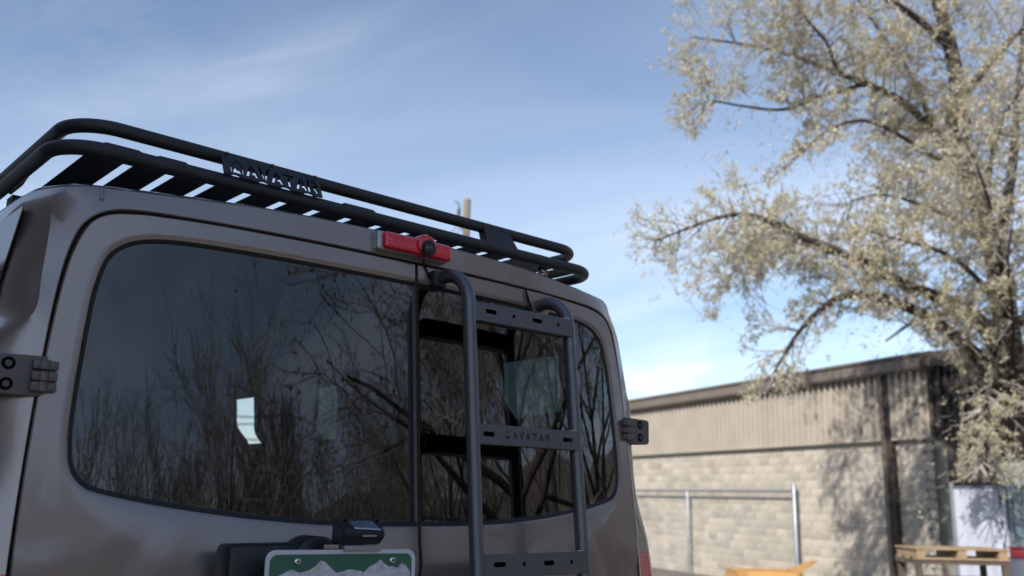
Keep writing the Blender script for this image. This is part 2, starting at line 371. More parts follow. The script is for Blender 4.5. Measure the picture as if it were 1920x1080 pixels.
# rear doors: skin between outline and window outline, rubber seal, glass
GLS = [(.0045, 1.846), (.16, 1.846), (.33, 1.846), (.48, 1.845), (.58, 1.842), (.645, 1.832), (.684, 1.812), (.708, 1.78), (.723, 1.72), (.730, 1.66), (.735, 1.60), (.742, 1.50), (.743, 1.43), (.736, 1.385), (.715, 1.357), (.682, 1.343), (.58, 1.323), (.45, 1.305), (.36, 1.296), (.25, 1.288), (.12, 1.284), (.0045, 1.284)]
GO = [(.0045, 1.8955), (.2, 1.8955), (.36, 1.895), (.50, 1.894), (.60, 1.891), (.66, 1.887), (.714, 1.875), (.746, 1.846), (.768, 1.79), (.780, 1.73), (.789, 1.66), (.796, 1.59), (.802, 1.52), (.807, 1.44), (.812, 1.34), (.816, 1.2), (.817, .95), (.80, .56), (.5, .55), (.3, .55), (.12, .55), (.0045, .55)]
def doorpart(s_):
    o = empty('rear_door', (0, 0, 0)); o.parent = van
    def lp(keys, off, inset=0, fn=Sd, sub=5, dz=0):
        c = catmull([Vector((x, z, 0)) for x, z in keys], sub)
        cen = Vector((.38, 1.55, 0)); out = []
        for i, p in enumerate(c):
            a = c[max(0, i-1)]; b_ = c[min(len(c)-1, i+1)]; t = (b_-a).normalized(); nrm = Vector((-t.y, t.x, 0))
            if nrm.dot(cen-p) < 0: nrm = -nrm
            q = p+nrm*inset
            q.x = max(q.x, .0045 if inset <= 0.0001 else p.x if p.x < .01 else q.x)
            out.append(Vector((s_*q.x, fn(q.x, q.y)+off, q.y)))
        return out
    A = lp(GO, .034); A0 = lp(GO, .002); A1 = lp(GO, 0, .0022)
    B1 = lp(GLS, 0, -.010); B0 = lp(GLS, .003, -.004); B2 = lp(GLS, .012, .000)
    rings = [A, A0, A1]
    for t in (.2, .4, .6, .8):
        r_ = []
        for p, q in zip(A1, B1):
            x = p.x+(q.x-p.x)*t; z = p.z+(q.z-p.z)*t; r_.append(Vector((x, Sd(x, z), z)))
        rings.append(r_)
    rings += [B1, B0, B2]; n = len(A); V_ = [p for r_ in rings for p in r_]
    F_ = [(j*n+i, j*n+i+1, (j+1)*n+i+1, (j+1)*n+i) for j in range(len(rings)-1) for i in range(n-1)]
    # free edge along the centre seam: a turned-in flange
    skin = mesh('door_skin', V_, F_, M_PAINT, o, angle=35)
    fl = [Vector((s_*.0045, Sd(0, z)+d, z)) for z in np.linspace(.55, 1.894, 30) for d in (0, .034)]
    mesh('door_edge', fl, [(2*i, 2*i+1, 2*i+3, 2*i+2) for i in range(29)], M_PAINT, o)
    # rubber
    r1 = lp(GLS, .002, -.003); r2 = lp(GLS, .0045, .003); r3 = lp(GLS, .011, .009)
    V_ = r1+r2+r3; F_ = [(j*n+i, j*n+i+1, (j+1)*n+i+1, (j+1)*n+i) for j in range(2) for i in range(n-1)]
    mesh('window_seal', V_, F_, M_RUBBER, o, angle=50)
    # glass: a gently curved pane
    rim = lp(GLS, .007, .003)
    top = rim[:n//2+1]; NZ = 14
    b_ = bmesh.new(); 
    poly = [(abs(p.x), p.z) for p in rim]
    # column grid clipped to the outline
    xs_ = sorted({round(max(.0045, min(.7399, x)), 5) for x in [.0045]+[abs(p.x) for p in rim]})
    up_ = [q for q in poly[:9*5]]; lo_ = [q for q in poly[12*5:]]
    def interp(tab, x):
        tab = sorted(tab)
        for (xa, za), (xb, zb) in zip(tab, tab[1:]):
            if xa-1e-6 <= x <= xb+1e-6: return za+(zb-za)*((x-xa)/(xb-xa) if xb > xa else 0)
        return tab[-1][1] if x > tab[-1][0] else tab[0][1]
    imax = max(range(len(poly)), key=lambda i: poly[i][0]); up_ = poly[:imax+1]; lo_ = poly[imax:]
    xm = poly[imax][0]; NX = 40; V_ = []; F_ = []
    for a in range(NX+1):
        x = .0045+(xm-.0045-.0002)*sin(a/NX*pi/2)
        zt = interp(up_, x); zb = interp(lo_, x)
        for c in range(NZ+1):
            z = zb+(zt-zb)*c/NZ; V_.append(Vector((s_*x, S(x, z)+.007, z)))
    F_ = [(a*(NZ+1)+c, (a+1)*(NZ+1)+c, (a+1)*(NZ+1)+c+1, a*(NZ+1)+c+1) for a in range(NX) for c in range(NZ)]
    b_.free()
    g = mesh('window_glass', V_, F_, M_GLASS, o, smooth=True)
    me = g.data
    if me.polygons[0].normal.y > 0: me.flip_normals()
    for ch in o.children: ch.data.transform(inv)
    return o
dl = doorpart(-1); dr = doorpart(1)
# dark gap filler behind seams and a vertical rubber between the doors
b = MB(); b.tube([(0, S(0, z)+.030, z) for z in np.linspace(.56, 1.89, 12)], .018, 8)
vp(b.build('centre_seal', M_RUBBER, van))
rr_ = [g0[i]+Vector((0, -.008, 0)) for i in range(NL)]
b = MB(); b.tube(rr_, .016, 6); vp(b.build('door_seal', M_RUBBER, van))
b = MB(); b.box((0, -.06, .42), (1.86, .26, .2), bev=.04); vp(b.build('bumper', M_PLASTIC, van, angle=40))
for (x_, y_) in ((-.83, .9), (.83, .9), (-.83, 3.9), (.83, 3.9)):
    e = empty('wheel', (0, 0, 0)); e.parent = van
    b = MB(); b.cyl((x_-.11, y_, .08), (x_+.11, y_, .08), .38, 32); vp(b.build('tyre', M_RUBBER, e, angle=40))
    b = MB(); b.cyl((x_-.115, y_, .08), (x_+.115, y_, .08), .22, 20); vp(b.build('rim', M_CHROME, e, angle=40))

# hinges
for s_ in (-1, 1):
    h = MB(); yb = S(.86, 1.545)+.006
    prof = [(.782, 1.513), (.782, 1.545), (.782, 1.582), (.90, 1.581), (.925, 1.576), (.925, 1.512), (.90, 1.507), (.80, 1.505)]
    prof = [(.793, 1.583), (.892, 1.580), (.900, 1.574), (.900, 1.514), (.892, 1.508), (.797, 1.508)]
    V_ = [(s_*x, yb-.022+(.004 if 0 else 0), z) for x, z in prof]+[(s_*x, yb+.03, z) for x, z in prof]; n = len(prof)
    F_ = [tuple(range(n)), tuple(range(n, 2*n))]+[(i, (i+1) % n, (i+1) % n+n, i+n) for i in range(n)]
    h.add(V_, F_); o = h.build('hinge', mat('hinge_shaded_paint', (.145, .128, .128), .45, .3, bump=.05), van)  # body paint darkened to stand in for shade on the hinges
    bev = o.modifiers.new('b', 'BEVEL'); bev.width = .003; bev.segments = 2
    vp(o)
    for zc in (1.566, 1.545, 1.526):
        b = MB(); b.cyl((s_*.800, yb-.030, zc-.0085), (s_*.800, yb-.030, zc+.0085), .0095, 14)
        b.box((s_*(.786), yb-.026, zc), (.020, .014, .016), bev=.002); b.box((s_*.812, yb-.028, zc), (.016, .014, .0165), bev=.002)
        vp(b.build('knuckle', MATS['hinge_shaded_paint'], o, angle=40))
    for (xx, zc) in ((.858, 1.572-.008), (.858, 1.527)):
        b = MB(); b.tube([(s_*xx, yb-.0225, zc), (s_*xx, yb-.0215, zc)], [.0118, .0118], 20); 
        vp(b.build('bolt_recess', M_GAP, o)); b = MB(); b.cyl((s_*xx, yb-.024, zc), (s_*xx, yb-.015, zc), .0065, 6); vp(b.build('bolt', mat('dull_bolt', (.12, .12, .12), .4, .8), o, angle=30))

# brake light with camera
_n = M_RED.node_tree.nodes; _l = M_RED.node_tree.links
_t = _n.new('ShaderNodeTexCoord'); _w = _n.new('ShaderNodeTexWave'); _w.bands_direction = 'Z'; _w.inputs['Scale'].default_value = 42; _w.inputs['Distortion'].default_value = .4
_l.new(_t.outputs['Object'], _w.inputs[0]); _b = _n.new('ShaderNodeBump'); _b.inputs['Strength'].default_value = .35; _b.inputs['Distance'].default_value = .002; _l.new(_w.outputs[1], _b.inputs['Height']); _l.new(_b.outputs[0], _n['Principled BSDF'].inputs['Normal'])
bl = empty('brake_light'); bl.parent = van
def Lp(x, z, off): return Vector((x, S(x, z)-off, z))
def curved_bar(x0, x1, z0, z1, o0, o1, rx, name, m, nseg=14, bev=.008, tilt=0):
    """rounded bar following the header"""
    b_ = bmesh.new(); bmesh.ops.create_cube(b_, size=1)
    for v in b_.verts: v.co = Vector((v.co.x*(x1-x0), v.co.y*(o1-o0), v.co.z*(z1-z0)))
    bmesh.ops.bevel(b_, geom=list(b_.edges), offset=bev, segments=4, affect='EDGES', profile=.5)
    es = [e for e in b_.edges if abs(e.verts[0].co.x-e.verts[1].co.x) > (x1-x0)*.5]
    bmesh.ops.subdivide_edges(b_, edges=es, cuts=nseg, use_grid_fill=True)
    for v in b_.verts:
        x = v.co.x+(x0+x1)/2; z = v.co.z+(z0+z1)/2+tilt*v.co.x; o_ = v.co.y+(o0+o1)/2
        v.co = Vector((x, S(x, z)+o_, z))
    me = bpy.data.meshes.new(name); b_.to_mesh(me); b_.free(); me.polygons.foreach_set('use_smooth', [True]*len(me.polygons)); me.set_sharp_from_angle(angle=R(50))
    me.transform(inv); return link(name, me, m, bl)
curved_bar(-.1235, .0850, 1.909, 1.957, -.018, .012, .01, 'housing', mat('grey_housing', (.40, .42, .43), .3, .5), bev=.007)
curved_bar(-.112, .0885, 1.912, 1.955, -.033, -.008, .01, 'red_lens', M_RED, bev=.0105)
b = MB(); cpt = Lp(.0045, 1.938, 0)
b.tube([cpt+Vector((0, -.012, 0)), cpt+Vector((0, -.032, 0)), cpt+Vector((0, -.040, -.001)), cpt+Vector((0, -.0425, -.001))], [.029, .028, .025, .021], 28); vp(b.build('camera_shroud', M_RED, bl, smooth=True, angle=60))
cpt = Lp(.006, 1.931, 0)
b = MB(); b.tube([cpt+Vector((0, -.03, 0)), cpt+Vector((0, -.044, -.002)), cpt+Vector((0, -.0465, -.002)), cpt+Vector((0, -.043, -.002))], [.0205, .0205, .0175, .0145], 28, caps=True); vp(b.build('camera_ring', M_PLASTIC, bl, smooth=True, angle=60))
b = MB(); b.tube([cpt+Vector((0, -.043, -.002)), cpt+Vector((0, -.0465, -.002)), cpt+Vector((0, -.0485, -.002))], [.012, .010, .005], 20); vp(b.build('camera_lens', mat('lens_glass', (.01, .012, .014), .03, spec=1), bl, smooth=True))
# cable from the light to the ladder bracket
b = MB(); b.tube(catmull([Lp(.020, 1.908, .002), Lp(.024, 1.893, .003), Lp(.034, 1.875, .004), Lp(.043, 1.858, .004), Lp(.052, 1.848, .004)], 5), .0022, 6); vp(b.build('cable', M_GAP, van, smooth=True))

# ------------------------------------------------------------------ ladder
lad = empty('ladder'); lad.parent = van
SO = .105
def rail(x, ztop, zatt, name='rail', r=.0165):
    ys_ = lambda z: S(x, z)
    pts = [Vector((x-.006, ys_(zatt)-.001, zatt)), Vector((x-.004, ys_(zatt)-.035, zatt+.012))]
    R_ = .080; 
    p0 = Vector((x-.004, ys_(ztop)-.020, zatt+.004))
    corner = Vector((x, ys_(ztop)-SO, ztop)); 
    low = Vector((x+.004, ys_(.75)-SO, .75))
    a = Vector((x-.008, ys_(zatt)+.002, zatt)); pts = rounded([a, corner, low], R_, 12)
    out = [pts[0]]+pts[1:-1]
    for k in range(1, 9): out.append(pts[-2].lerp(low, k/8))
    b_ = MB(); b_.tube(out, r, 20); return vp(b_.build(name, M_LADDER, lad, smooth=True, angle=60))
rail(.075, 1.883, 1.868); rail(.425, 1.882, 1.852)
# mounting brackets (body coloured hooks over the door edge)
b = MB(); b.box(Lp(.058, 1.866, .010), (.038, .022, .040), bev=.004); vp(b.build('bracket', M_BLACK, lad, angle=40))
b = MB()
pr = [(.370, 1.893), (.372, 1.868), (.388, 1.835), (.455, 1.835), (.470, 1.893)]
V_ = [Lp(x, z, .005) for x, z in pr]+[Lp(x, z, -.002) for x, z in pr]; n = 5
b.add(V_, [tuple(range(n)), tuple(range(n, 2*n))]+[(i, (i+1) % n, (i+1) % n+n, i+n) for i in range(n)]); vp(b.build('bracket', M_PAINT, lad))
b = MB(); b.add([Lp(.366, 1.893, .0055), Lp(.371, 1.893, .0055), Lp(.392, 1.838, .0055), Lp(.387, 1.836, .0055), Lp(.373, 1.866, .0055), Lp(.369, 1.866, .0055)], [(0, 1, 2, 3, 4, 5)]); vp(b.build('bracket_gap', M_GAP, lad))
def rung(z0, z1, kind):
    zc = (z0+z1)/2; h = z1-z0; W = .335
    O = Vector((.25, S(.25, zc)-SO-.006, zc)); M = frame_matrix(O, (1, 0.0, 0), (0, .09, 1))
    fl = .012
    outer = [(-W/2-.004, -h/2), (W/2+.004, -h/2), (W/2+.004, h/2), (-W/2+.010, h/2), (-W/2+.003, h/2+.004), (-W/2-.004, h/2+.014)]
    H = []
    if kind == 'word':
        H += [rrect(-.128, 0, .033, .011, .003), rrect(.130, 0, .033, .011, .003)]
        ws, _ = word('AVATAR', -.078, -.0075, .017, .0213); H += ws
    else:
        H += [rrect(-.108, .003, .036, .011, .005), rrect(-.034, .002, .009, .0095, .003), rrect(.045, .002, .034, .011, .005), rrect(.120, .002, .009, .0105, .004)]
    ex = plate2d('rung', outer, H, .004, M_LADDER, lad, inv @ M)
    # tread folded forward at top and bottom edges of the sheet
    b_ = MB()
    for zz_, t in ((h/2-.002, 1), (-h/2+.002, -1)):
        b_.box(M @ Vector((0, zz_, -.016)), (W-.02, .028, .0035), Matrix.Rotation(0, 3, 'X'))
    vp(b_.build('rung_tread', M_LADDER, lad))
    b_ = MB(); b_.box(M @ Vector((0, 0, -.018)), (W-.03, .002, h-.006)); vp(b_.build('rung_dark_sheet', M_GAP, lad))  # added black sheet standing in for the dark behind the open slots
    return ex
rung(1.757, 1.803, 'slot'); rung(1.466, 1.512, 'word'); rung(1.172, 1.222, 'slot'); rung(.88, .93, 'slot')
for z in (1.803, 1.512, 1.222):
    b = MB(); c = Vector((.405, S(.4, z)-SO-.010, z+.0015)); b.box(c, (.018, .008, .004), bev=.0015); vp(b.build('weld', M_CHROME, lad, smooth=True))

# ------------------------------------------------------------------ roof rack
rack = empty('roof_rack'); rack.parent = van
def loop_rail(hw, y0, z, rad, r, name):
    pts = [Vector((-hw-.018, 3.0, z+.0)), Vector((-hw-.018, y0, z)), Vector((hw-.012, y0, z-.006)), Vector((hw-.012, 3.0, z-.006))]
    p = rounded(pts, rad, 14); mid_ = []
    # long straight runs get intermediate points with a slight bow
    out = []
    for i, q in enumerate(p):
        out.append(q)
        if i < len(p)-1 and (p[i+1]-q).length > .5:
            for k in range(1, 10):
                t = k/10; s_ = q.lerp(p[i+1], t)
                if abs(q.y-p[i+1].y) < .01: s_.y += .012*(abs(s_.x)/hw)**2*0
                out.append(s_)
    b_ = MB(); b_.tube(out, r, 20); return vp(b_.build(name, M_BLACK, rack, smooth=True, angle=60))
ZL, ZU = 2.029, 2.095
loop_rail(.780, .140, ZL, .095, .0160, 'lower_rail')
loop_rail(.750, .176, ZU, .095, .0155, 'upper_rail')
GP = .0925; GW = .0215
for i in range(14):
    x0 = -.643+GP*i+GW/2; x1 = -.643+GP*(i+1)-GW/2
    b = MB(); b.box(((x0+x1)/2, 1.58, ZL+.002), (x1-x0, 2.86, .002))
    vp(b.build('slat', M_BLACK, rack))
for s_ in (1, -1):
    b = MB(); x0, x1 = .654, .733; b.box((s_*(x0+x1)/2, 1.58, ZL+.002), (x1-x0, 2.86, .002))
    vp(b.build('slat', M_BLACK, rack))
for y_ in (.62, 1.3, 2.0, 2.7):
    b = MB(); b.box((0, y_, ZL-.02), (1.54, .05, .035)); vp(b.build('crossbar', M_BLACK, rack))
    for s_ in (1, -1):
        b = MB(); b.box((s_*.74, y_, ZL-.05), (.05, .07, .05), bev=.004); vp(b.build('foot', M_BLACK, rack))
for (a, c_) in ((-.712, -.645), (-.60, -.545), (-.14, -.06)):
    b = MB(); b.tube([(a-.004, .1405, ZL), (a, .1400, ZL), (c_, .1400, ZL), (c_+.004, .1405, ZL)], [.0162, .0180, .0180, .0162], 20); vp(b.build('sleeve', M_BLACK, rack, smooth=True, angle=50))
# gusset between the rails
for x0, x1 in ((.335, .425),):
    V_ = []
    for (x, y, z) in ((x0-.012, .146, ZL+.006), (x1+.020, .146, ZL+.006), (x1-.002, .172, ZU), (x0-.006, .172, ZU)):
        V_.append((x, y-.008, z)); V_.append((x, y+.022, z))
    b = MB(); b.add(V_, [(0, 2, 4, 6), (1, 3, 5, 7), (0, 1, 3, 2), (2, 3, 5, 4), (4, 5, 7, 6), (6, 7, 1, 0)]); o = vp(b.build('gusset', M_BLACK, rack)); 
    bv = o.modifiers.new('b', 'BEVEL'); bv.width = .004; bv.segments = 2
for s_ in (1, -1):
    for y_ in (.55, 1.5, 2.5):
        b = MB(); b.add([(s_*.780, y_-.05, ZL), (s_*.780, y_+.05, ZL), (s_*.751, y_+.04, ZU), (s_*.751, y_-.04, ZU)], [(0, 1, 2, 3)]); o = b.build('gusset', M_BLACK, rack); so = o.modifiers.new('s', 'SOLIDIFY'); so.thickness = .008; vp(o)
# name plate with cut-out letters, between the rails
sx0, sx1 = -.462, -.212; bz = Vector(((sx0+sx1)/2, .1215, ZL+.013)); M = frame_matrix(bz, (1, 0, 0), (0, .038, .076))
W = sx1-sx0; H_ = .071; xs0 = -W/2
outer = [(xs0, -.004), (xs0+.012, -.004)]
tabs = [(.016, .040), (.083, .109), (.139, .166), (.199, .226)]
for a, c_ in tabs:
    outer += [(xs0+a, -.006)]+[(xs0+a+(c_-a)*k/6, -.0065+.006*sin(pi*k/6)**.6) for k in range(1, 6)]+[(xs0+c_, -.006)]
outer += [(xs0+W-.010, -.004), (xs0+W, -.004), (xs0+W, H_-.010)]
for k in range(8, 0, -1):
    outer += [(xs0+W*(k)/8.5+.004, H_-.010 if k % 2 else H_-.018)]
outer += [(xs0, H_-.010)]
ws, _ = word('AVATAR', xs0+.018, .0045, .037, .0318, icon=True)
ws2 = [[(xs0+.018+(p[0]-xs0-.018)*1.0, p[1]) for p in lp] for lp in ws]
plate2d('name_plate', outer, ws2, .003, M_BLACK, rack, inv @ M)
for xb in (sx0+.012, (sx0+sx1)/2, sx1-.012):
    q = M @ Vector((xb-bz.x, H_-.015, .003)); b = MB(); b.cyl(q, q+Vector((0, -.005, .001)), .0035, 6); vp(b.build('screw', mat('dull_bolt'), rack, angle=30))
# buckle under the right end
b = MB(); b.tube([(.60+.014*cos(a), .20, ZL-.030+.014*sin(a)) for a in np.linspace(0, 2*pi, 14)[:-1]], .003, 8, closed=True); b.box((.60, .205, ZL-.012), (.02, .02, .02)); vp(b.build('tie_down_loop', M_CHROME, rack, smooth=True))

# ------------------------------------------------------------------ carrier box, plate, reversing camera on the left door
box = empty('plate_carrier'); box.parent = van
b = MB()
b.box((-.338, S(-.3, 1.1)-.040, 1.09), (.30, .066, .325), bev=.012); vp(b.build('carrier_box', M_PLASTIC, box, angle=40))
b = MB(); q = Vector((-.305, S(-.25, 1.2)-.085, 1.208)); b.tube([q+Vector((0, .06, 0)), q, q+Vector((0, -.006, 0))], [.058, .058, .050], 36); vp(b.build('dark_disc', M_PLASTIC, box, smooth=True, angle=50))  # plain dark disc between the box and the plate
PT = on_y(499.5, 1030, -.19)
A_ = Vector((-.4490, -.18, 1.2455)); yaw = R(-8)
px_ = Vector((cos(yaw), sin(yaw), -.006)); 
PM = frame_matrix(A_, px_, (0, .04, 1))
def PP(u, v, d=0): return PM @ Vector((u, -v, d))
def prism2(name, pts, d0, d1, m, par):
    n = len(pts); V_ = [PM @ Vector((x, -y, d0)) for x, y in pts]+[PM @ Vector((x, -y, d1)) for x, y in pts]
    return vp(mesh(name, V_, [tuple(range(n)), tuple(range(n, 2*n))]+[(i, (i+1) % n, (i+1) % n+n, i+n) for i in range(n)], m, par))
lp_ = empty('license_plate'); lp_.parent = van
prism2('plate_rim', rrect(.1525, .076, .305, .152, .018, 6), 0, .0025, M_WHITEP, lp_)
prism2('green_field', rrect(.1525, .076, .289, .136, .014, 6), .0025, .0032, M_GREENP, lp_)
ridge = [(.009, .052), (.022, .042), (.045, .033), (.062, .040), (.080, .036), (.092, .030), (.106, .018), (.114, .019), (.122, .024), (.136, .034), (.150, .042), (.168, .035), (.184, .036), (.200, .042), (.214, .030), (.228, .027), (.243, .018), (.252, .024), (.262, .031), (.276, .033), (.283, .034), (.288, .030), (.295, .052)]
ridge = [(.009, .055), (.028, .044), (.050, .034), (.066, .041), (.085, .036), (.096, .029), (.106, .019), (.115, .022), (.125, .031), (.138, .042), (.150, .040), (.164, .036), (.180, .038), (.195, .042), (.206, .032), (.220, .026), (.229, .019), (.238, .027), (.247, .032), (.258, .032), (.266, .036), (.274, .026), (.284, .030), (.294, .044)]
prism2('mountain_print', ridge+[(.294, .10), (.009, .10)], .0032, .0037, M_MTN, lp_)
prism2('lower_field', [(.009, .1), (.296, .1), (.296, .137), (.009, .137)], .0031, .0036, M_GREENP, lp_)
for u in (.060, .254):
    q = PP(u, .0205, .0035); nn = (PM.to_3x3() @ Vector((0, 0, 1))); b = MB(); b.tube([q, q+nn*.003, q+nn*.0042], [.0062, .0060, .0045], 18); vp(b.build('plate_screw', M_CHROME, lp_, smooth=True, angle=40))
    b = MB(); b.cyl(q+nn*.0038, q+nn*.0046, .0026, 6); vp(b.build('screw_socket', M_GAP, lp_))
prism2('bracket_tab', [(.112, -.002), (.141, -.002), (.141, -.009), (.112, -.009)], -.002, .001, M_CHROME, lp_)
# reversing camera with its solar panel on the plate's top edge
rc = empty('reversing_camera'); rc.parent = van
def cb(u0, u1, v0, v1, d0, d1, name, m, bev=.003, tilt=0, par=None):
    b_ = MB(); M3 = PM.to_3x3() @ Matrix.Rotation(tilt, 3, 'X')
    b_.box(PP((u0+u1)/2, (v0+v1)/2, (d0+d1)/2), (u1-u0, abs(v1-v0), abs(d1-d0)), M3, bev=bev); return vp(b_.build(name, m, par or rc, angle=35))
cb(.150, .226, .003, -.008, -.010, .010, 'clamp', mat('clamp_grey', (.36, .36, .35), .4, .3), .002)
# wedge-shaped housing: profile in (depth, height) extruded along the plate
prof = [(-.030, -.009), (.012, -.009), (.030, -.020), (.034, -.034), (-.002, -.056), (-.030, -.056)]
u0, u1 = .138, .224; n = len(prof)
V_ = [PP(u, v, d) for u in (u0, u1) for d, v in prof]
o = mesh('camera_housing', V_, [tuple(range(n)), tuple(range(n, 2*n))]+[(i, (i+1) % n, (i+1) % n+n, i+n) for i in range(n)], M_PLASTIC, rc); vp(o)
bv = o.modifiers.new('b', 'BEVEL'); bv.width = .006; bv.segments = 3; bv.limit_method = 'ANGLE'
a0 = Vector((0, -.056, -.002)); a1 = Vector((0, -.034, .034))
def slopept(u, t, lift): 
    d = -.002+(.034+.002)*t; v = -.056+(.022)*t; nrm = Vector((0, .036, .022)).normalized()
    return PM @ (Vector((u, -v, d))+Vector((0, nrm.y, nrm.z))*lift)
V_ = [slopept(u, t, l) for l in (.0004, .0012) for u, t in ((.158, .16), (.206, .16), (.214, .90), (.160, .80))]
vp(mesh('solar_panel', V_, [(4, 5, 6, 7), (0, 1, 5, 4), (1, 2, 6, 5), (2, 3, 7, 6), (3, 0, 4, 7)], mat('solar_cell', (.10, .13, .19), .12, .2, var2=(.2, .24, .3), vscale=240, coat=1), rc))
V_ = [slopept(u, t, l) for l in (.0011, .0016) for u, t in ((.160, .74), (.213, .86), (.214, .96), (.160, .86))]
vp(mesh('panel_edge', V_, [(4, 5, 6, 7), (0, 1, 5, 4), (1, 2, 6, 5), (2, 3, 7, 6), (3, 0, 4, 7)], mat('pale_edge', (.5, .52, .62), .3), rc))
for u, t in ((.151, .14), (.218, .16)):
    q = slopept(u, t, .001); q2 = slopept(u, t, .0022); b = MB(); b.cyl(q, q2, .0032, 12); vp(b.build('housing_screw', M_GAP, rc))
for k in range(8):
    u = .176+.0036*k
    q = PP(u, -.0255, .0338); cb(u, u+.0026, -.0240, -.0268, .0322, .0328, 'maker_mark', mat('mark_grey', (.45, .45, .48), .5), 0)

# ------------------------------------------------------------------ the building
BW = R(18.4); wd = Vector((sin(BW), cos(BW), 0)); wn = Vector((-cos(BW), sin(BW), 0)); W0 = Vector((19.775, 9.66, 0)); UP = Vector((0, 0, 1))
def WP(s, z, o=0): return W0+wd*s+UP*z+wn*o
BZ = -.76
bld = empty('block_building', WP(-2.45, BZ), 'low tan concrete block workshop with ribbed metal upper wall and brown roof edge', 'building')
ib = Matrix.Translation(-Vector(bld.location))
def bp_(o): o.data.transform(ib); o.parent = bld; return o
M_BLOCK = mat('split_face_block', (.47, .42, .355), .95, var2=(.38, .34, .285), vscale=2.5, bump=.5, bscale=22, detail=9)
# colour of each block varies
def block_mat():
    m = M_BLOCK; n = m.node_tree.nodes; l = m.node_tree.links; b_ = n['Principled BSDF']; src = b_.inputs['Base Color'].links[0].from_socket
    oi = n.new('ShaderNodeObjectInfo'); gi = n.new('ShaderNodeNewGeometry'); hs = n.new('ShaderNodeHueSaturation')
    v = mth('MULTIPLY_ADD', mth('FRACT', mth('ADD', oi.outputs['Random'], gi.outputs['Random Per Island'], nodes=n, links=l), nodes=n, links=l), .34, .82, nodes=n, links=l)
    l.new(v, hs.inputs['Value']); l.new(src, hs.inputs['Color']); l.new(hs.outputs[0], b_.inputs['Base Color'])
block_mat()
M_MORTAR = mat('mortar', (.74, .69, .58), .95, bump=.3)
M_TRIM = mat('brown_trim', (.150, .118, .098), .6, var=.12, vscale=2)
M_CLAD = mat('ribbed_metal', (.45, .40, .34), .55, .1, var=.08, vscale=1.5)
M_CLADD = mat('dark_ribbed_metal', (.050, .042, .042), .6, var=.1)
S0, S1 = -2.45, 30.0
def wbox(b_, s0, s1, z0, z1, o0, o1):
    M3 = Matrix((( wd.x, wn.x, 0), (wd.y, wn.y, 0), (0, 0, 1)))
    b_.box(WP((s0+s1)/2, (z0+z1)/2, (o0+o1)/2), (s1-s0, o1-o0, z1-z0), M3)
b = MB(); wbox(b, S0, S1, BZ-.3, 4.25, -.4, -.012); bp_(b.build('core_wall', M_MORTAR))
# individual blocks, nearest first
BWD, BH, J = .406, .203, .018
cells = []
row = 0; z = BZ
while z < 2.70:
    s = S0-(BWD/2 if row % 2 else 0)
    while s < 29.5:
        a = max(s, S0); e = s+BWD-J
        if e-a > .08: cells.append((a, e, z, z+BH-J))
        s += BWD
    z += BH; row += 1
cells.sort(key=lambda c: (c[0] > 6.0, 0 if c[3] > .0 else 1, c[0]))
random.shuffle
protos = []
def block_mesh(w_, seed):
    rnd = random.Random(seed); NX, NZ_ = 5, 3; V_ = []; F_ = []
    for j in range(NZ_+1):
        for i in range(NX+1):
            ed = i in (0, NX) or j in (0, NZ_)
            V_.append((w_*i/NX, (0 if ed else .0015+.0035*rnd.random()), (BH-J)*j/NZ_))
    F_ = [(j*(NX+1)+i, j*(NX+1)+i+1, (j+1)*(NX+1)+i+1, (j+1)*(NX+1)+i) for j in range(NZ_) for i in range(NX)]
    o = len(V_); V_ += [(0, -.03, 0), (w_, -.03, 0), (w_, -.03, BH-J), (0, -.03, BH-J)]
    F_ += [tuple([o, o+1]+[i for i in range(NX, -1, -1)]), tuple([o+3]+[NZ_*(NX+1)+i for i in range(NX+1)]+[o+2]), tuple([o]+[j*(NX+1) for j in range(NZ_+1)]+[o+3]), tuple([o+1, o+2]+[j*(NX+1)+NX for j in range(NZ_, -1, -1)])]
    return V_, F_
W3 = Matrix(((wd.x, wn.x, 0), (wd.y, wn.y, 0), (0, 0, 1)))
full = []
for k in range(10):
    V_, F_ = block_mesh(BWD-J, k); me = bpy.data.meshes.new('block'); me.from_pydata([tuple(W3 @ Vector(p)) for p in V_], [], F_); me.materials.append(M_BLOCK)
    b_ = bmesh.new(); b_.from_mesh(me); bmesh.ops.recalc_face_normals(b_, faces=b_.faces); b_.to_mesh(me); b_.free(); full.append(me)
rest = MB(); cnt = 0
for ci, (a, e, z0, z1) in enumerate(cells):
    if cnt < 298:
        cnt += 1
        if abs((e-a)-(BWD-J)) < 1e-3: me = full[random.randrange(10)]
        else:
            V_, F_ = block_mesh(e-a, ci); me = bpy.data.meshes.new('block'); me.from_pydata([tuple(W3 @ Vector(p)) for p in V_], [], F_); me.materials.append(M_BLOCK)
        o = bpy.data.objects.new('block', me); col.objects.link(o); o.location = ib @ WP(a, z0, 0); o.parent = bld
    else:
        V_, F_ = block_mesh(e-a, ci); rest.add([WP(a, z0, 0)+W3 @ Vector(p) for p in V_], F_)
tag(bp_(rest.build('far_blocks', M_BLOCK)), kind='stuff')
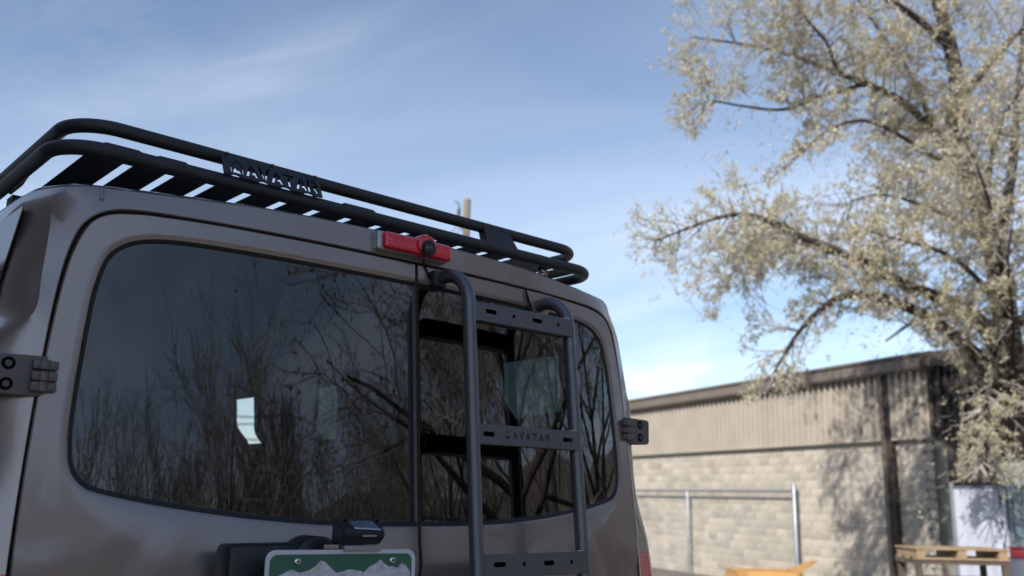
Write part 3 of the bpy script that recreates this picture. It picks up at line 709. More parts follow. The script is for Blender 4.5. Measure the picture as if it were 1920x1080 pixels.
# ribbed cladding in sheets
def ribbed(s0, s1, z0, z1, o, name, m, pos, nx=None):
    V_ = []; F_ = []; s = s0; pts = []
    while s < s1-1e-6:
        for ds, d in ((0, 0), (.085, 0), (.105, .10), (.170, .10), (.190, 0)):
            if s+ds <= s1: pts.append((s+ds, d))
        s += .21
    pts.append((s1, 0))
    for (q, d) in pts: V_ += [pos(q, z0, o+d), pos(q, z1, o+d)]
    F_ = [(2*i, 2*i+2, 2*i+3, 2*i+1) for i in range(len(pts)-1)]
    ob = mesh(name, V_, F_, m); return ob
s = S0
while s < 29.9:
    e = min(s+.21*5, 30.0); bp_(ribbed(s, e, 2.79, 4.25, .03, 'cladding_sheet', M_CLAD, WP)); s = e
b = MB(); wbox(b, S0-.02, S1, 2.742, 2.785, -.01, .135); bp_(b.build('cladding_flashing', M_CLAD))
b = MB(); wbox(b, S0-.1, S1, 4.23, 4.52, -.1, .28); wbox(b, S0-.1, S1, 4.27, 4.48, .28, .31); bp_(b.build('fascia', mat('fascia_brown', (.17, .138, .115), .6, var=.15, vscale=1.2)))
b = MB(); wbox(b, S0-.12, S1, 4.52, 4.585, -.1, .34); bp_(b.build('roof_edge', M_TRIM))
b = MB()
# roof sheet rising away from the eave
ed_ = Vector((sin(BW+pi/2), cos(BW+pi/2), 0)); E0 = WP(S0, 0, 0)
def EP(s, z, o=0): return E0+ed_*s+UP*z-wd*o
V_ = [WP(S0-.12, 4.585, .2), WP(S1, 4.585, .2), WP(S1, 4.585, .2)+ed_*9+UP*1.0, WP(S0-.12, 4.585, .2)+ed_*9+UP*1.0]
mesh_r = mesh('roof', V_, [(0, 1, 2, 3)], M_TRIM); bp_(mesh_r)
# downspout; the dark box beside it stands in for its shadow
b = MB(); wbox(b, -1.30, -1.19, BZ, 4.25, .03, .20); bp_(b.build('downspout', M_TRIM))
b = MB(); wbox(b, -1.44, -1.31, BZ, 4.25, .0, .15); bp_(b.build('downspout_shadow', mat('shadow_dark', (.05, .042, .036), .7)))
# dark brown end wall
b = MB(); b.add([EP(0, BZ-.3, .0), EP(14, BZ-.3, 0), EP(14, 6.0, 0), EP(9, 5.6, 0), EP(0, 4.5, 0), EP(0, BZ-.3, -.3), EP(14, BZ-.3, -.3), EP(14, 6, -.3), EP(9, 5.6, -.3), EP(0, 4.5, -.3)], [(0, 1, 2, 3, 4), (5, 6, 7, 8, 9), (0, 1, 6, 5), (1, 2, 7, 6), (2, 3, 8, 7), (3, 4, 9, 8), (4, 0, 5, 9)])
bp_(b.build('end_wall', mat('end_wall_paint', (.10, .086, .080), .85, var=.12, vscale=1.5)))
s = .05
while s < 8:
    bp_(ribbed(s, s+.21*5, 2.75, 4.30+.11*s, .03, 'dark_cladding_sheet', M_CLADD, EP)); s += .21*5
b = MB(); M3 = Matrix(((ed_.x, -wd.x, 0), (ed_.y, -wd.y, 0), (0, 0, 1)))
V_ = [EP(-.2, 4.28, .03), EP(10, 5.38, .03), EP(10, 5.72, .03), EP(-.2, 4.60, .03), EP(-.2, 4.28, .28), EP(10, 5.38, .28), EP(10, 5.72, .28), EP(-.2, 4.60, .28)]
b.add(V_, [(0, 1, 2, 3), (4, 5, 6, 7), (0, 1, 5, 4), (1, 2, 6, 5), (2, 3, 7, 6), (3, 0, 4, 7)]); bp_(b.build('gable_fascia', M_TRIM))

# unseen shop added left of the van to cast shade on it
shop = empty('added_shade_shop', (-5.4, 3.0, -.3), 'tall tan metal shop building beside the van, its shade falls on the van', 'building')
def sp_(o): o.data.transform(Matrix.Translation((5.4, -3.0, .3))); o.parent = shop; return o
M_SHOP = mat('shop_metal', (.26, .22, .17), .6, var=.1, vscale=1)
yy_ = -3.6
while yy_ < 24:
    V_ = []; y = yy_; pts = []
    while y < yy_+1.2:
        pts += [(y, 0), (y+.12, 0), (y+.15, .03), (y+.25, .03), (y+.28, 0)]; y += .30
    for q, d in pts: V_ += [(-5.4+d, q, -.4), (-5.4+d, q, 7.6)]
    sp_(mesh('wall_sheet', V_, [(2*i, 2*i+2, 2*i+3, 2*i+1) for i in range(len(pts)-1)], M_SHOP)); yy_ += 1.2
b = MB(); b.box((-9.42, 10.5, 3.6), (7.9, 28.1, 8)); sp_(b.build('shop_core', M_SHOP))
b = MB(); b.box((-5.36, 10.5, 7.7), (.3, 28.4, .25)); sp_(b.build('shop_trim', M_TRIM))
for y0 in (-2.9, 1.2, 7.5, 13.5):
    b = MB(); b.box((-5.36, y0+1.6, 1.7), (.06, 3.2, 4.0)); sp_(b.build('roller_door', mat('door_cream', (.42, .40, .35), .5)))

# ------------------------------------------------------------------ fence, gate
M_GALV = mat('galvanised_steel', (.30, .33, .36), .45, .7, var=.15, vscale=4)
FO = .22
def hit_plane(px, py, o):
    d = ray(px, py); t = ((W0+wn*o-CAM).dot(wn))/d.dot(wn); X = CAM+d*t; return (X-W0).dot(wd), X.z
FP0 = hit_plane(1492, 990, FO); FP1 = hit_plane(1290, 990, FO)[0]; FZT = hit_plane(1486, 905, FO)[1]; FZR = hit_plane(1484, 921, FO)[1]
fen = empty('chain_link_fence', WP(0, BZ, FO), 'grey chain link fence with top rail in front of the block wall', 'fence'); iff = Matrix.Translation(-Vector(fen.location))
def fp(o, root=None): o.data.transform(Matrix.Translation(-Vector(root.location)) if root else iff); o.parent = root or fen; return o
for s_, r_, zt in ((FP0[0], .055, FZT), (FP1, .038, FZR), (2*FP1-FP0[0], .038, FZR), (3*FP1-2*FP0[0], .038, FZR)):
    b = MB(); b.tube([WP(s_, BZ-.1, FO), WP(s_, zt-.02, FO), WP(s_, zt, FO)], [r_, r_, r_*.6], 14); fp(b.build('post', M_GALV, smooth=True, angle=50))
b = MB(); b.cyl(WP(FP0[0], FZR, FO), WP(14, FZR, FO), .032, 12); fp(b.build('top_rail', M_GALV, smooth=True, angle=50))
b = MB(); zf0, zf1 = BZ+.05, FZR-.02; H = zf1-zf0; s_f = FP0[0]
for k in range(int((12.3+H)/.16)):
    for dr in (1, -1):
        s_a = s_f+k*.16-(H if dr == 1 else 0); s_b = s_a+dr*H if dr == 1 else s_a-H
        a, c_ = (s_a, zf0), (s_a+H, zf1)
        if dr == -1: a, c_ = (s_f+k*.16, zf0), (s_f+k*.16-H, zf1)
        # clip to the run
        (sa, za), (sb, zb) = a, c_
        lo, hi = s_f, 12.4
        t0, t1 = 0, 1; ds = sb-sa
        ta, tb = sorted(((lo-sa)/ds, (hi-sa)/ds)); t0 = max(t0, ta); t1 = min(t1, tb)
        if t1-t0 < .02: continue
        p = WP(sa+ds*t0, za+H*t0, FO); q = WP(sa+ds*t1, za+H*t1, FO); b.tube([p, q], .0014, 3, caps=False)
fp(b.build('wire_mesh', M_GALV)); fen.children[-1]['kind'] = 'stuff'

def hit_plane(px, py, o):
    d = ray(px, py); t = ((W0+wn*o-CAM).dot(wn))/d.dot(wn); X = CAM+d*t; return (X-W0).dot(wd), X.z
FO = 1.5
sa, _ = hit_plane(1783, 900, FO); sb, _ = hit_plane(1890, 905, FO); zt = 1.68
gate = empty('sheeted_gate', WP(sa, BZ, FO), 'grey pipe gate covered with a pale white sheet beside the dark end wall', 'gate')
for q in (sa, sb):
    b = MB(); b.cyl(WP(q, BZ, FO), WP(q, zt+.1, FO), .045 if q == sa else .03, 12); fp(b.build('gate_post', M_GALV, smooth=True, angle=50), gate)
b = MB(); b.cyl(WP(sb, zt, FO), WP(sa, zt, FO), .022, 10); b.cyl(WP(sb, -.5, FO), WP(sa, -.5, FO), .022, 10); fp(b.build('gate_rail', M_GALV, smooth=True, angle=50), gate)
V_ = []; F_ = []; NX, NZ_ = 24, 20
for j in range(NZ_+1):
    for i in range(NX+1):
        q = sb+.05+(sa-sb-.12)*i/NX; z = -.45+(zt-.03+.45)*j/NZ_; V_.append(WP(q, z, FO+.035+.012*noise.noise(Vector((q*4, z*3, 2)))+.006*sin(q*23)))
F_ = [(j*(NX+1)+i, j*(NX+1)+i+1, (j+1)*(NX+1)+i+1, (j+1)*(NX+1)+i) for j in range(NZ_) for i in range(NX)]
fp(mesh('white_sheet', V_, F_, mat('white_tarp', (.50, .52, .60), .6, var=.06, vscale=3), smooth=True), gate)
sc_, zc_ = hit_plane(1893, 872, FO-.3)
pg = empty('slatted_panel_gate', WP(sc_, BZ, FO), 'blue grey upright panel gate at the right edge beside the sheeted gate', 'gate')
M_BG = mat('blue_grey_sheet', (.17, .22, .25), .5, .2, var=.08); M_PG = mat('pale_green_sheet', (.30, .36, .33), .5, .1)
for k in range(7):
    q = sc_-.04-.20*(k+1)
    b = MB(); wbox(b, q, q+.185, BZ+.1, 1.66, FO, FO+.02); fp(b.build('panel', M_BG), pg)
    b = MB(); wbox(b, q, q+.185, 1.72, 2.12, FO, FO+.02); fp(b.build('upper_panel', M_PG), pg)
b = MB(); wbox(b, sc_-1.5, sc_, 1.66, 1.715, FO-.02, FO+.04); wbox(b, sc_-.04, sc_+.03, BZ, 2.14, FO-.03, FO+.03); fp(b.build('gate_frame', mat('frame_slate', (.10, .11, .13), .5)), pg)

# ------------------------------------------------------------------ pallet on a crate stand, carton, red tub
M_WOOD = mat('weathered_pine', (.42, .30, .18), .8, var2=(.25, .175, .11), vscale=5, bump=.5, bscale=40)
M_WOODD = mat('brown_timber', (.13, .095, .075), .8, var2=(.08, .06, .05), vscale=6)
def topz(px, py, dpt): return at_depth(px, py, dpt)
PL = at_depth(1716, 1030, 11.0); PR = at_depth(1893, 1029, 11.0); zc = min(PL.z, PR.z)+.0
pax = Vector((PR.x-PL.x, PR.y-PL.y, 0)); PW = pax.length; pax.normalize(); pay = Vector((-pax.y, pax.x, 0))
if pay.dot(Vector((fwd.x, fwd.y, 0))) < 0: pay = -pay
O0 = Vector((PL.x, PL.y, 0)); P3 = Matrix(((pax.x, pay.x, 0), (pax.y, pay.y, 0), (0, 0, 1)))
def pbox(b_, u0, u1, v0, v1, z0, z1): b_.box(O0+pax*((u0+u1)/2)+pay*((v0+v1)/2)+UP*((z0+z1)/2), (u1-u0, v1-v0, z1-z0), P3)
gzp = gz(O0.x, O0.y)
pal = empty('wooden_pallet', O0+UP*(zc-.13), 'worn pine pallet lying on top of the brown timber crate stand', 'pallet')
for k in range(5):
    b = MB(); pbox(b, 0, PW, .125*k, .125*k+.105, zc-.002+.002*(k % 2), zc+.020); fp(b.build('deck_board', M_WOOD), pal)
for k in range(3):
    b = MB(); pbox(b, 0.02+(PW-.14)*k/2, .12+(PW-.14)*k/2, 0.01, .60, zc-.09, zc-.003); fp(b.build('stringer', M_WOOD), pal)
for k in range(3):
    b = MB(); pbox(b, 0, PW, .24*k, .24*k+.11, zc-.113, zc-.092); fp(b.build('bottom_board', M_WOOD), pal)
crt = empty('timber_crate_stand', O0+UP*gzp, 'dark brown open timber crate stand holding up the pallet', 'crate')
zt_ = zc-.115
for u in (0.02, PW-.08):
    for v in (.02, .55): b = MB(); pbox(b, u, u+.06, v, v+.06, gzp, zt_-.05); fp(b.build('leg', M_WOODD), crt)
for v in (.015, .54): b = MB(); pbox(b, 0.0, PW, v, v+.07, zt_-.052, zt_); fp(b.build('top_beam', M_WOODD), crt)
for u in (0.0, PW-.07): b = MB(); pbox(b, u, u+.07, .09, .535, zt_-.052, zt_); fp(b.build('side_beam', M_WOODD), crt)
b = MB(); pbox(b, .02, PW-.02, .02, .60, gzp+.2, gzp+.24); fp(b.build('shelf', M_WOODD), crt)
for k, (u, w_, m_, lb) in enumerate(((.12, .28, (.62, .64, .62), 'pale grey plastic tub on the crate stand shelf, left one'), (.49, .24, (.70, .72, .74), 'white plastic tub on the crate stand shelf, middle one'), (.80, .24, (.42, .52, .42), 'pale green plastic tub on the crate stand shelf, right one'))):
    b = MB(); pbox(b, u, u+w_, .15, .5, gzp+.245, zt_-.24); pbox(b, u-.012, u+w_+.012, .138, .512, zt_-.24, zt_-.21)
    o = b.build('storage_tub', mat('tub%d' % k, m_, .4)); tag(o, lb, 'tub', 'tubs on the shelf of the crate stand')
# carton with open flaps
M_CARD = mat('cardboard', (.47, .26, .09), .85, var=.08, vscale=6)
CL = at_depth(1383, 1072, 10.0); CR = at_depth(1500, 1072, 10.0); cxa = Vector((CR.x-CL.x, CR.y-CL.y, 0)); CW = cxa.length; cxa.normalize(); cya = Vector((-cxa.y, cxa.x, 0))
if cya.dot(fwd) < 0: cya = -cya
cz1 = CL.z; cz0 = gz(CL.x, CL.y)
car = empty('cardboard_carton', Vector((CL.x, CL.y, cz0)), 'open orange brown cardboard carton with one flap raised below the fence post', 'box')
C0 = Vector((CL.x, CL.y, 0))
def cpnt(u, v, z): return C0+cxa*u+cya*v+UP*z
def sheet(pts, name='carton_side'):
    o = mesh(name, pts, [tuple(range(len(pts)))], M_CARD); so = o.modifiers.new('s', 'SOLIDIFY'); so.thickness = .008; return fp(o, car)
D_ = .55
sheet([cpnt(0, 0, cz0), cpnt(CW, 0, cz0), cpnt(CW, 0, cz1), cpnt(0, 0, cz1)]); sheet([cpnt(0, D_, cz0), cpnt(CW, D_, cz0), cpnt(CW, D_, cz1), cpnt(0, D_, cz1)])
sheet([cpnt(0, 0, cz0), cpnt(0, D_, cz0), cpnt(0, D_, cz1), cpnt(0, 0, cz1)]); sheet([cpnt(CW, 0, cz0), cpnt(CW, D_, cz0), cpnt(CW, D_, cz1), cpnt(CW, 0, cz1)])
sheet([cpnt(CW, .0, cz1), cpnt(CW, D_, cz1), cpnt(CW+.30, D_, cz1+.10), cpnt(CW+.20, .0, cz1+.13)], 'carton_flap')
sheet([cpnt(0, 0, cz1), cpnt(0, D_, cz1), cpnt(-.06, D_, cz1-.2), cpnt(-.06, 0, cz1-.2)], 'carton_flap')
sheet([cpnt(0.10, 0, cz1), cpnt(CW-.04, 0, cz1), cpnt(CW-.04, -.10, cz1-.10), cpnt(.10, -.10, cz1-.10)], 'carton_flap')
q = at_depth(1922, 1038, 12.5); b = MB(); b.box((0, 0, 0), (.30, .3, .13), bev=.03); b.box((0, 0, .075), (.33, .33, .02), bev=.008)
o = tag(b.build('storage_tub', mat('red_plastic', (.16, .02, .03), .4), angle=40), 'small red plastic tub with a lid at the right edge past the pallet', 'tub'); o.location = q
b = MB(); hh = q.z-.065-gz(q.x, q.y); b.box((0, 0, -.025), (.5, .5, .05)); 
drum = empty('slate_drum', (q.x, q.y, gz(q.x, q.y)), 'slate grey steel drum under the small red tub', 'drum')
b = MB(); b.tube([(0, 0, 0), (0, 0, hh*.33), (0, 0, hh*.335), (0, 0, hh*.35), (0, 0, hh*.66), (0, 0, hh*.67), (0, 0, hh*.68), (0, 0, hh-.01), (0, 0, hh-.002)], [.28, .28, .295, .28, .28, .295, .28, .28, .27], 28); o = b.build('drum_body', mat('drum_slate', (.09, .10, .13), .5), drum, smooth=True, angle=40)
b = MB(); b.tube([(.28*cos(a), .28*sin(a), hh-.008) for a in np.linspace(0, 2*pi, 28)[:-1]], .008, 6, closed=True); b.build('drum_rim', mat('drum_slate'), drum, smooth=True)

# ------------------------------------------------------------------ utility pole and wires beyond the van
pt = at_depth(876, 374, 34.0); gb = -.3
pole = empty('utility_pole', (pt.x, pt.y, gb), 'tan wooden utility pole rising behind the roof rack', 'utility pole')
b = MB(); b.tube([(0, 0, 0), (0, 0, (pt.z-gb)*.6), (0, 0, pt.z-gb-.03), (0, 0, pt.z-gb)], [.17, .145, .135, .12], 14); b.build('pole_shaft', mat('pole_wood', (.20, .165, .135), .9, var=.15, vscale=6), pole, smooth=True, angle=50)
hr = Vector((rgt.x, rgt.y, 0)).normalized(); h_ = pt.z-gb
b = MB(); b.tube(catmull([hr*-.14+UP*(h_-1.15), hr*-.24+UP*(h_-.75), hr*-.26+UP*(h_-.35), hr*-.34+UP*(h_-.12), hr*-.46+UP*(h_-.10)], 5), .024, 8); b.build('hook', mat('dull_iron', (.06, .06, .07), .6), pole, smooth=True)
b = MB(); b.cyl(hr*-.30+UP*(h_-.62), hr*-.30+UP*(h_-.36), .05, 10); b.build('insulator', mat('dull_iron'), pole, smooth=True, angle=40)
def wire(a, c_, sag, r=.012):
    a = Vector(a); c_ = Vector(c_); b_ = MB(); b_.tube([a.lerp(c_, t)-UP*(sag*4*t*(1-t)) for t in np.linspace(0, 1, 14)], r, 5); return b_
tp = Vector((pt.x, pt.y, pt.z))
for k, (dz, en, sg, lb) in enumerate(((-.85, at_depth(790, 470, 22), .15, 'upper cable running down from the utility pole behind the van roof'), (-1.0, at_depth(850, 450, 30.5), .05, 'short lower cable hanging from the utility pole behind the van roof'))):
    o = wire(tp+hr*-.2+UP*dz, en, sg).build('overhead_cable', mat('cable_black', (.03, .03, .035), .6)); tag(o, lb, 'cable', 'cables on the utility pole')
# second pole and cables glimpsed through the cabin windows
ends = [CAM+ray(300, 770)*60, CAM+ray(720, 782)*75]
for q0, lb in zip(ends, ('distant utility pole far beyond the van, left end of the far cables', 'distant utility pole far beyond the van, right end of the far cables')):
    p_ = empty('utility_pole', (q0.x, q0.y, -.4), lb, 'utility pole', 'utility poles'); hq = q0.z+.4+1.2
    b = MB(); b.tube([(0, 0, 0), (0, 0, hq*.6), (0, 0, hq)], [.17, .15, .12], 12); b.build('pole_shaft', mat('pole_wood'), p_, smooth=True, angle=50)
    b = MB(); b.box((0, 0, hq-.5), (1.8, .12, .12)); b.build('crossarm', mat('pole_wood'), p_)
for k in range(3):
    a = CAM+ray(300, 770+22*k)*60; c_ = CAM+ray(720, 782+20*k+(-20 if k == 1 else 0))*75
    o = wire(a, c_, .3, .05).build('overhead_cable', mat('cable_black')); tag(o, ['highest', 'middle', 'lowest'][k]+' of the far cables seen through the van cabin', 'cable', 'far cables beyond the van')

# ------------------------------------------------------------------ trees
M_BARK = mat('bark', (.072, .056, .046), .95, var=.3, vscale=9, bump=.8, bscale=30)
M_BARKG = mat('grey_bark', (.36, .325, .30), .95, var=.3, vscale=5, bump=.6)
def leafmat(name, c1, c2, tr=.35):
    m = bpy.data.materials.new(name); m.use_nodes = True; n = m.node_tree.nodes; l = m.node_tree.links; n.clear()
    g = n.new('ShaderNodeNewGeometry'); mxn = n.new('ShaderNodeMix'); mxn.data_type = 'RGBA'; l.new(g.outputs['Random Per Island'], mxn.inputs[0])
    mxn.inputs[6].default_value = (*c1, 1); mxn.inputs[7].default_value = (*c2, 1)
    d = n.new('ShaderNodeBsdfDiffuse'); t = n.new('ShaderNodeBsdfTranslucent'); l.new(mxn.outputs[2], d.inputs[0]); l.new(mxn.outputs[2], t.inputs[0])
    ms = n.new('ShaderNodeMixShader'); ms.inputs[0].default_value = tr; l.new(d.outputs[0], ms.inputs[1]); l.new(t.outputs[0], ms.inputs[2])
    o = n.new('ShaderNodeOutputMaterial'); l.new(ms.outputs[0], o.inputs[0]); return m
M_LEAF = leafmat('spring_leaf', (.42, .36, .16), (.92, .86, .70), .45)
M_BUD = leafmat('bud', (.16, .12, .08), (.30, .25, .17), .2)
def tubes_np(segs, n):
    """segs: list of (p0, p1, r0, r1) -> vertex/quads arrays"""
    A = np.array([s[0] for s in segs]); B = np.array([s[1] for s in segs]); ra = np.array([s[2] for s in segs]); rb = np.array([s[3] for s in segs])
    T = B-A; T /= np.linalg.norm(T, axis=1)[:, None]+1e-9
    ref = np.where(np.abs(T[:, 2:3]) < .9, np.array([[0, 0, 1.]]), np.array([[1., 0, 0]]))
    U = np.cross(T, ref); U /= np.linalg.norm(U, axis=1)[:, None]; Wv = np.cross(T, U)
    m = len(segs); V_ = np.zeros((m, 2*n, 3))
    for k in range(n):
        a = 2*pi*k/n; d = U*cos(a)+Wv*sin(a)
        V_[:, k] = A+d*ra[:, None]; V_[:, n+k] = B+d*rb[:, None]
    base = (np.arange(m)*2*n)[:, None]
    Q = np.stack([np.stack([base[:, 0]+k, base[:, 0]+(k+1) % n, base[:, 0]+n+(k+1) % n, base[:, 0]+n+k], 1) for k in range(n)], 1).reshape(-1, 4)
    return V_.reshape(-1, 3), Q
def np_mesh(name, V_, Q, m, parent=None, smooth=False):
    me = bpy.data.meshes.new(name); nv = len(V_); nf = len(Q); k = Q.shape[1]
    me.vertices.add(nv); me.vertices.foreach_set('co', np.asarray(V_, dtype=np.float32).ravel())
    me.loops.add(nf*k); me.loops.foreach_set('vertex_index', np.asarray(Q, dtype=np.int32).ravel())
    me.polygons.add(nf); me.polygons.foreach_set('loop_start', np.arange(0, nf*k, k, dtype=np.int32)); me.polygons.foreach_set('loop_total', np.full(nf, k, dtype=np.int32))
    me.update(calc_edges=True)
    if smooth: me.polygons.foreach_set('use_smooth', [True]*nf)
    return link(name, me, m, parent)
def leaves_np(P, size, rng):
    """small folded leaf faces at points P"""
    m = len(P); a = rng.normal(size=(m, 3)); a /= np.linalg.norm(a, axis=1)[:, None]; b_ = np.cross(a, rng.normal(size=(m, 3))); b_ /= np.linalg.norm(b_, axis=1)[:, None]
    c = np.cross(a, b_); s = size*(.6+.8*rng.random((m, 1)))
    v0 = P; v1 = P+a*s*.5+b_*s*.38+c*s*.12; v2 = P+a*s; v3 = P+a*s*.5-b_*s*.38+c*s*.12
    V_ = np.stack([v0, v1, v2, v3], 1).reshape(-1, 3); Q = np.arange(4*m).reshape(-1, 4); return V_, Q
def grow(start, d, length, rad, rng, segs, tips, depth, droop=0, nseg=6, split=4, wob=.18, ratio=.62, minr=.003, up=0.0, spread=.7):
    p = np.array(start, float); d = np.array(d, float); d /= np.linalg.norm(d); st = length/nseg; r = rad
    pts = [(p.copy(), r, d.copy())]
    for k in range(nseg):
        d = d+rng.normal(size=3)*wob*.5+np.array([0, 0, up-droop*(k/nseg)]); d /= np.linalg.norm(d)
        q = p+d*st; r2 = max(minr, rad*(1-.72*(k+1)/nseg)); segs.append((p.copy(), q.copy(), r, r2)); p = q; r = r2; pts.append((p.copy(), r, d.copy()))
        if depth <= 1: tips.append((p.copy(), d.copy(), depth))
    if depth > 0:
        for k in range(split):
            t = .25+.75*(k+rng.random())/split; i = min(nseg, max(1, int(round(t*nseg)))); bp0, br, bd = pts[i]
            ax = rng.normal(size=3); ax -= bd*ax.dot(bd); ax /= np.linalg.norm(ax)
            nd_ = bd+ax*spread*(.6+.7*rng.random()); grow(bp0, nd_, length*ratio*(.7+.6*rng.random()), max(minr, br*.62), rng, segs, tips, depth-1, droop, max(3, nseg-1), split, wob, ratio, minr, up, spread)

# the big tree in young leaf on the right
rng = np.random.default_rng(11)
TS = 1.5
def path(pl): return [np.array(at_depth(a, b_, c*TS)) for a, b_, c in pl]
TR = {
 'trunk': ([(1958, 1170, 12.4), (1945, 1080, 12.3), (1920, 900, 12.2), (1902, 760, 12.1), (1888, 620, 12), (1866, 480, 12), (1835, 385, 12), (1808, 280, 11.9), (1800, 190, 11.9), (1782, 90, 11.8), (1757, 0, 11.8), (1730, -130, 11.8), (1700, -300, 11.8), (1690, -420, 11.8)], .215, .03),
 'a': ([(1905, 790, 12.1), (1850, 690, 11.9), (1790, 630, 11.7), (1700, 575, 11.4), (1620, 552, 11.1), (1560, 565, 10.9), (1500, 620, 10.7), (1450, 700, 10.6)], .105, .012),
 'a2': ([(1903, 760, 12.1), (1868, 665, 12.2), (1820, 600, 12.4), (1740, 590, 12.6), (1660, 640, 12.8)], .085, .012),
 'b': ([(1888, 640, 12), (1800, 575, 11.6), (1700, 535, 11.2), (1640, 505, 11.0), (1578, 474, 10.8), (1500, 443, 10.6), (1440, 414, 10.5), (1380, 402, 10.4), (1310, 420, 10.3), (1230, 452, 10.2)], .085, .010),
 'b2': ([(1578, 480, 10.8), (1520, 462, 11), (1455, 448, 11.2), (1400, 470, 11.3), (1360, 540, 11.3)], .03, .008),
 'c': ([(1838, 390, 12), (1780, 285, 12), (1740, 235, 12), (1690, 190, 12), (1630, 160, 12), (1560, 133, 12.1), (1490, 106, 12.2), (1400, 84, 12.3), (1300, 70, 12.4)], .07, .010),
 'c2': ([(1620, 158, 12), (1540, 180, 11.7), (1470, 205, 11.5), (1400, 200, 11.3), (1330, 190, 11.2), (1290, 210, 11.1)], .03, .006),
 'd': ([(1835, 385, 12), (1780, 290, 12.3), (1745, 223, 12.4), (1709, 143, 12.6), (1665, 80, 12.8), (1610, 0, 13), (1560, -90, 13.1)], .055, .012),
 'e': ([(1620, 160, 12), (1570, 130, 11.6), (1550, 80, 11.4), (1500, 20, 11.2), (1450, -60, 11)], .03, .008),
 'f': ([(1866, 480, 12), (1893, 350, 12.4), (1905, 230, 12.6), (1912, 120, 12.8), (1930, -40, 13)], .085, .02),
 'g': ([(1840, 400, 12), (1870, 250, 11.4), (1900, 190, 11), (1960, 100, 10.6)], .04, .01),
 'h': ([(1760, 300, 12), (1640, 230, 11.2), (1560, 240, 11), (1500, 290, 10.9), (1440, 340, 10.8)], .03, .006),
 'i': ([(1895, 700, 12), (1860, 720, 11.2), (1840, 780, 10.8), (1842, 850, 10.7), (1840, 878, 10.7)], .03, .005),
 'j': ([(1782, 90, 11.8), (1700, 20, 11.2), (1600, -30, 10.8), (1450, -70, 10.6), (1330, -60, 10.5)], .05, .01),
 'm': ([(1866, 480, 12), (1800, 420, 11.6), (1730, 385, 11.3), (1650, 365, 11.1), (1590, 380, 11.0)], .035, .008),
 'n': ([(1880, 580, 12), (1820, 510, 11.4), (1760, 470, 11.0), (1690, 450, 10.8), (1620, 430, 10.7)], .04, .008),
 'o': ([(1890, 640, 12), (1880, 520, 11.2), (1862, 410, 10.7), (1835, 320, 10.4), (1800, 250, 10.3)], .035, .007),
 'p': ([(1895, 700, 12), (1900, 600, 11.0), (1890, 500, 10.6), (1900, 400, 10.4)], .03, .007),
 'q': ([(1835, 385, 12), (1800, 330, 12.8), (1745, 320, 13.2), (1690, 330, 13.5)], .03, .008),
 'k': ([(1890, 620, 12), (1960, 560, 12), (2040, 450, 12)], .08, .02),
 'l': ([(1800, 190, 11.9), (1880, 90, 11.4), (1960, 20, 11), (2010, -60, 11)], .05, .015),
}
segsT = []; segsS = []; tips = []
for nm, (pl, ra, rb) in TR.items():
    P_ = path(pl); Pc = [np.array(v) for v in catmull([Vector(p) for p in P_], 5)]; m = len(Pc)
    for i in range(m-1):
        a = ra+(rb-ra)*i/(m-1); c_ = ra+(rb-ra)*(i+1)/(m-1)
        segsT.append((Pc[i], Pc[i+1], a*TS, c_*TS))
    if nm == 'trunk': start = 16
    else: start = 4
    for i in range(start, m):
        dpar = Pc[min(i, m-1)]-Pc[i-1]; dpar /= np.linalg.norm(dpar)+1e-9
        t = i/(m-1)
        for rep in range(3 if nm != 'trunk' else 4):
            ax = rng.normal(size=3); ax -= dpar*ax.dot(dpar); ax /= np.linalg.norm(ax)
            dd = dpar*.5+ax*.9+np.array([0, 0, .15 if rng.random() < .45 else -.35])
            ln = (.75 if nm in ('trunk', 'd', 'f', 'g', 'l', 'k') else .50)*TS*(.6+.7*rng.random())
            grow(Pc[i], dd, ln, .015, rng, segsS, tips, 2 if rng.random() < .8 else 1, droop=.16, nseg=5, split=3, wob=.22, ratio=.55, minr=.0035, spread=.9)
def to_px(P_):
    d = P_-np.array(CAM); z = d @ np.array(fwd); return 960+FPX*(d @ np.array(rgt))/z, 540-FPX*(d @ np.array(upv))/z
def inside(poly, x, y):
    c = np.zeros(len(x), bool); n = len(poly)
    for i in range(n):
        (xa, ya), (xb, yb) = poly[i], poly[i-1]
        m_ = ((ya > y) != (yb > y)); c ^= m_ & (x < (xb-xa)*(y-ya)/((yb-ya) if yb != ya else 1e-9)+xa)
    return c
GAPS = [[(900, -300), (1262, -300), (1262, 0), (1240, 70), (1195, 80), (1215, 130), (1265, 150), (1240, 220), (1300, 262), (1320, 250), (1345, 190), (1400, 172), (1470, 195), (1505, 235), (1480, 280), (1430, 330), (1440, 355), (1540, 285), (1600, 250), (1595, 300), (1570, 345), (1500, 355), (1440, 372), (1400, 340), (1352, 285), (1330, 330), (1250, 345), (1205, 340), (1165, 405), (1175, 490), (1240, 490), (1275, 560), (1310, 612), (1345, 600), (1352, 545), (1400, 560), (1385, 620), (1390, 760), (900, 760)],
        [(1580, 585), (1700, 610), (1800, 690), (1790, 1200), (1380, 1200), (1380, 765), (1500, 735), (1540, 640)], [(1780, 905), (2100, 905), (2100, 1500), (1780, 1500)], [(1790, 690), (1725, 760), (1760, 800), (1790, 880), (1790, 910), (1600, 910), (1600, 690)]]
def shown(P_, keep=.04):
    x, y = to_px(P_); bad = np.zeros(len(P_), bool)
    for g_ in GAPS: bad |= inside(g_, x, y)
    return ~bad | (rng.random(len(P_)) < keep)
tp_ = np.array([t[0] for t in tips]); tp_ = tp_[shown(tp_)]
mids = np.array([q[1] for q in segsS]); okm = shown(mids, .10); segsS = [q for q, k_ in zip(segsS, okm) if k_]
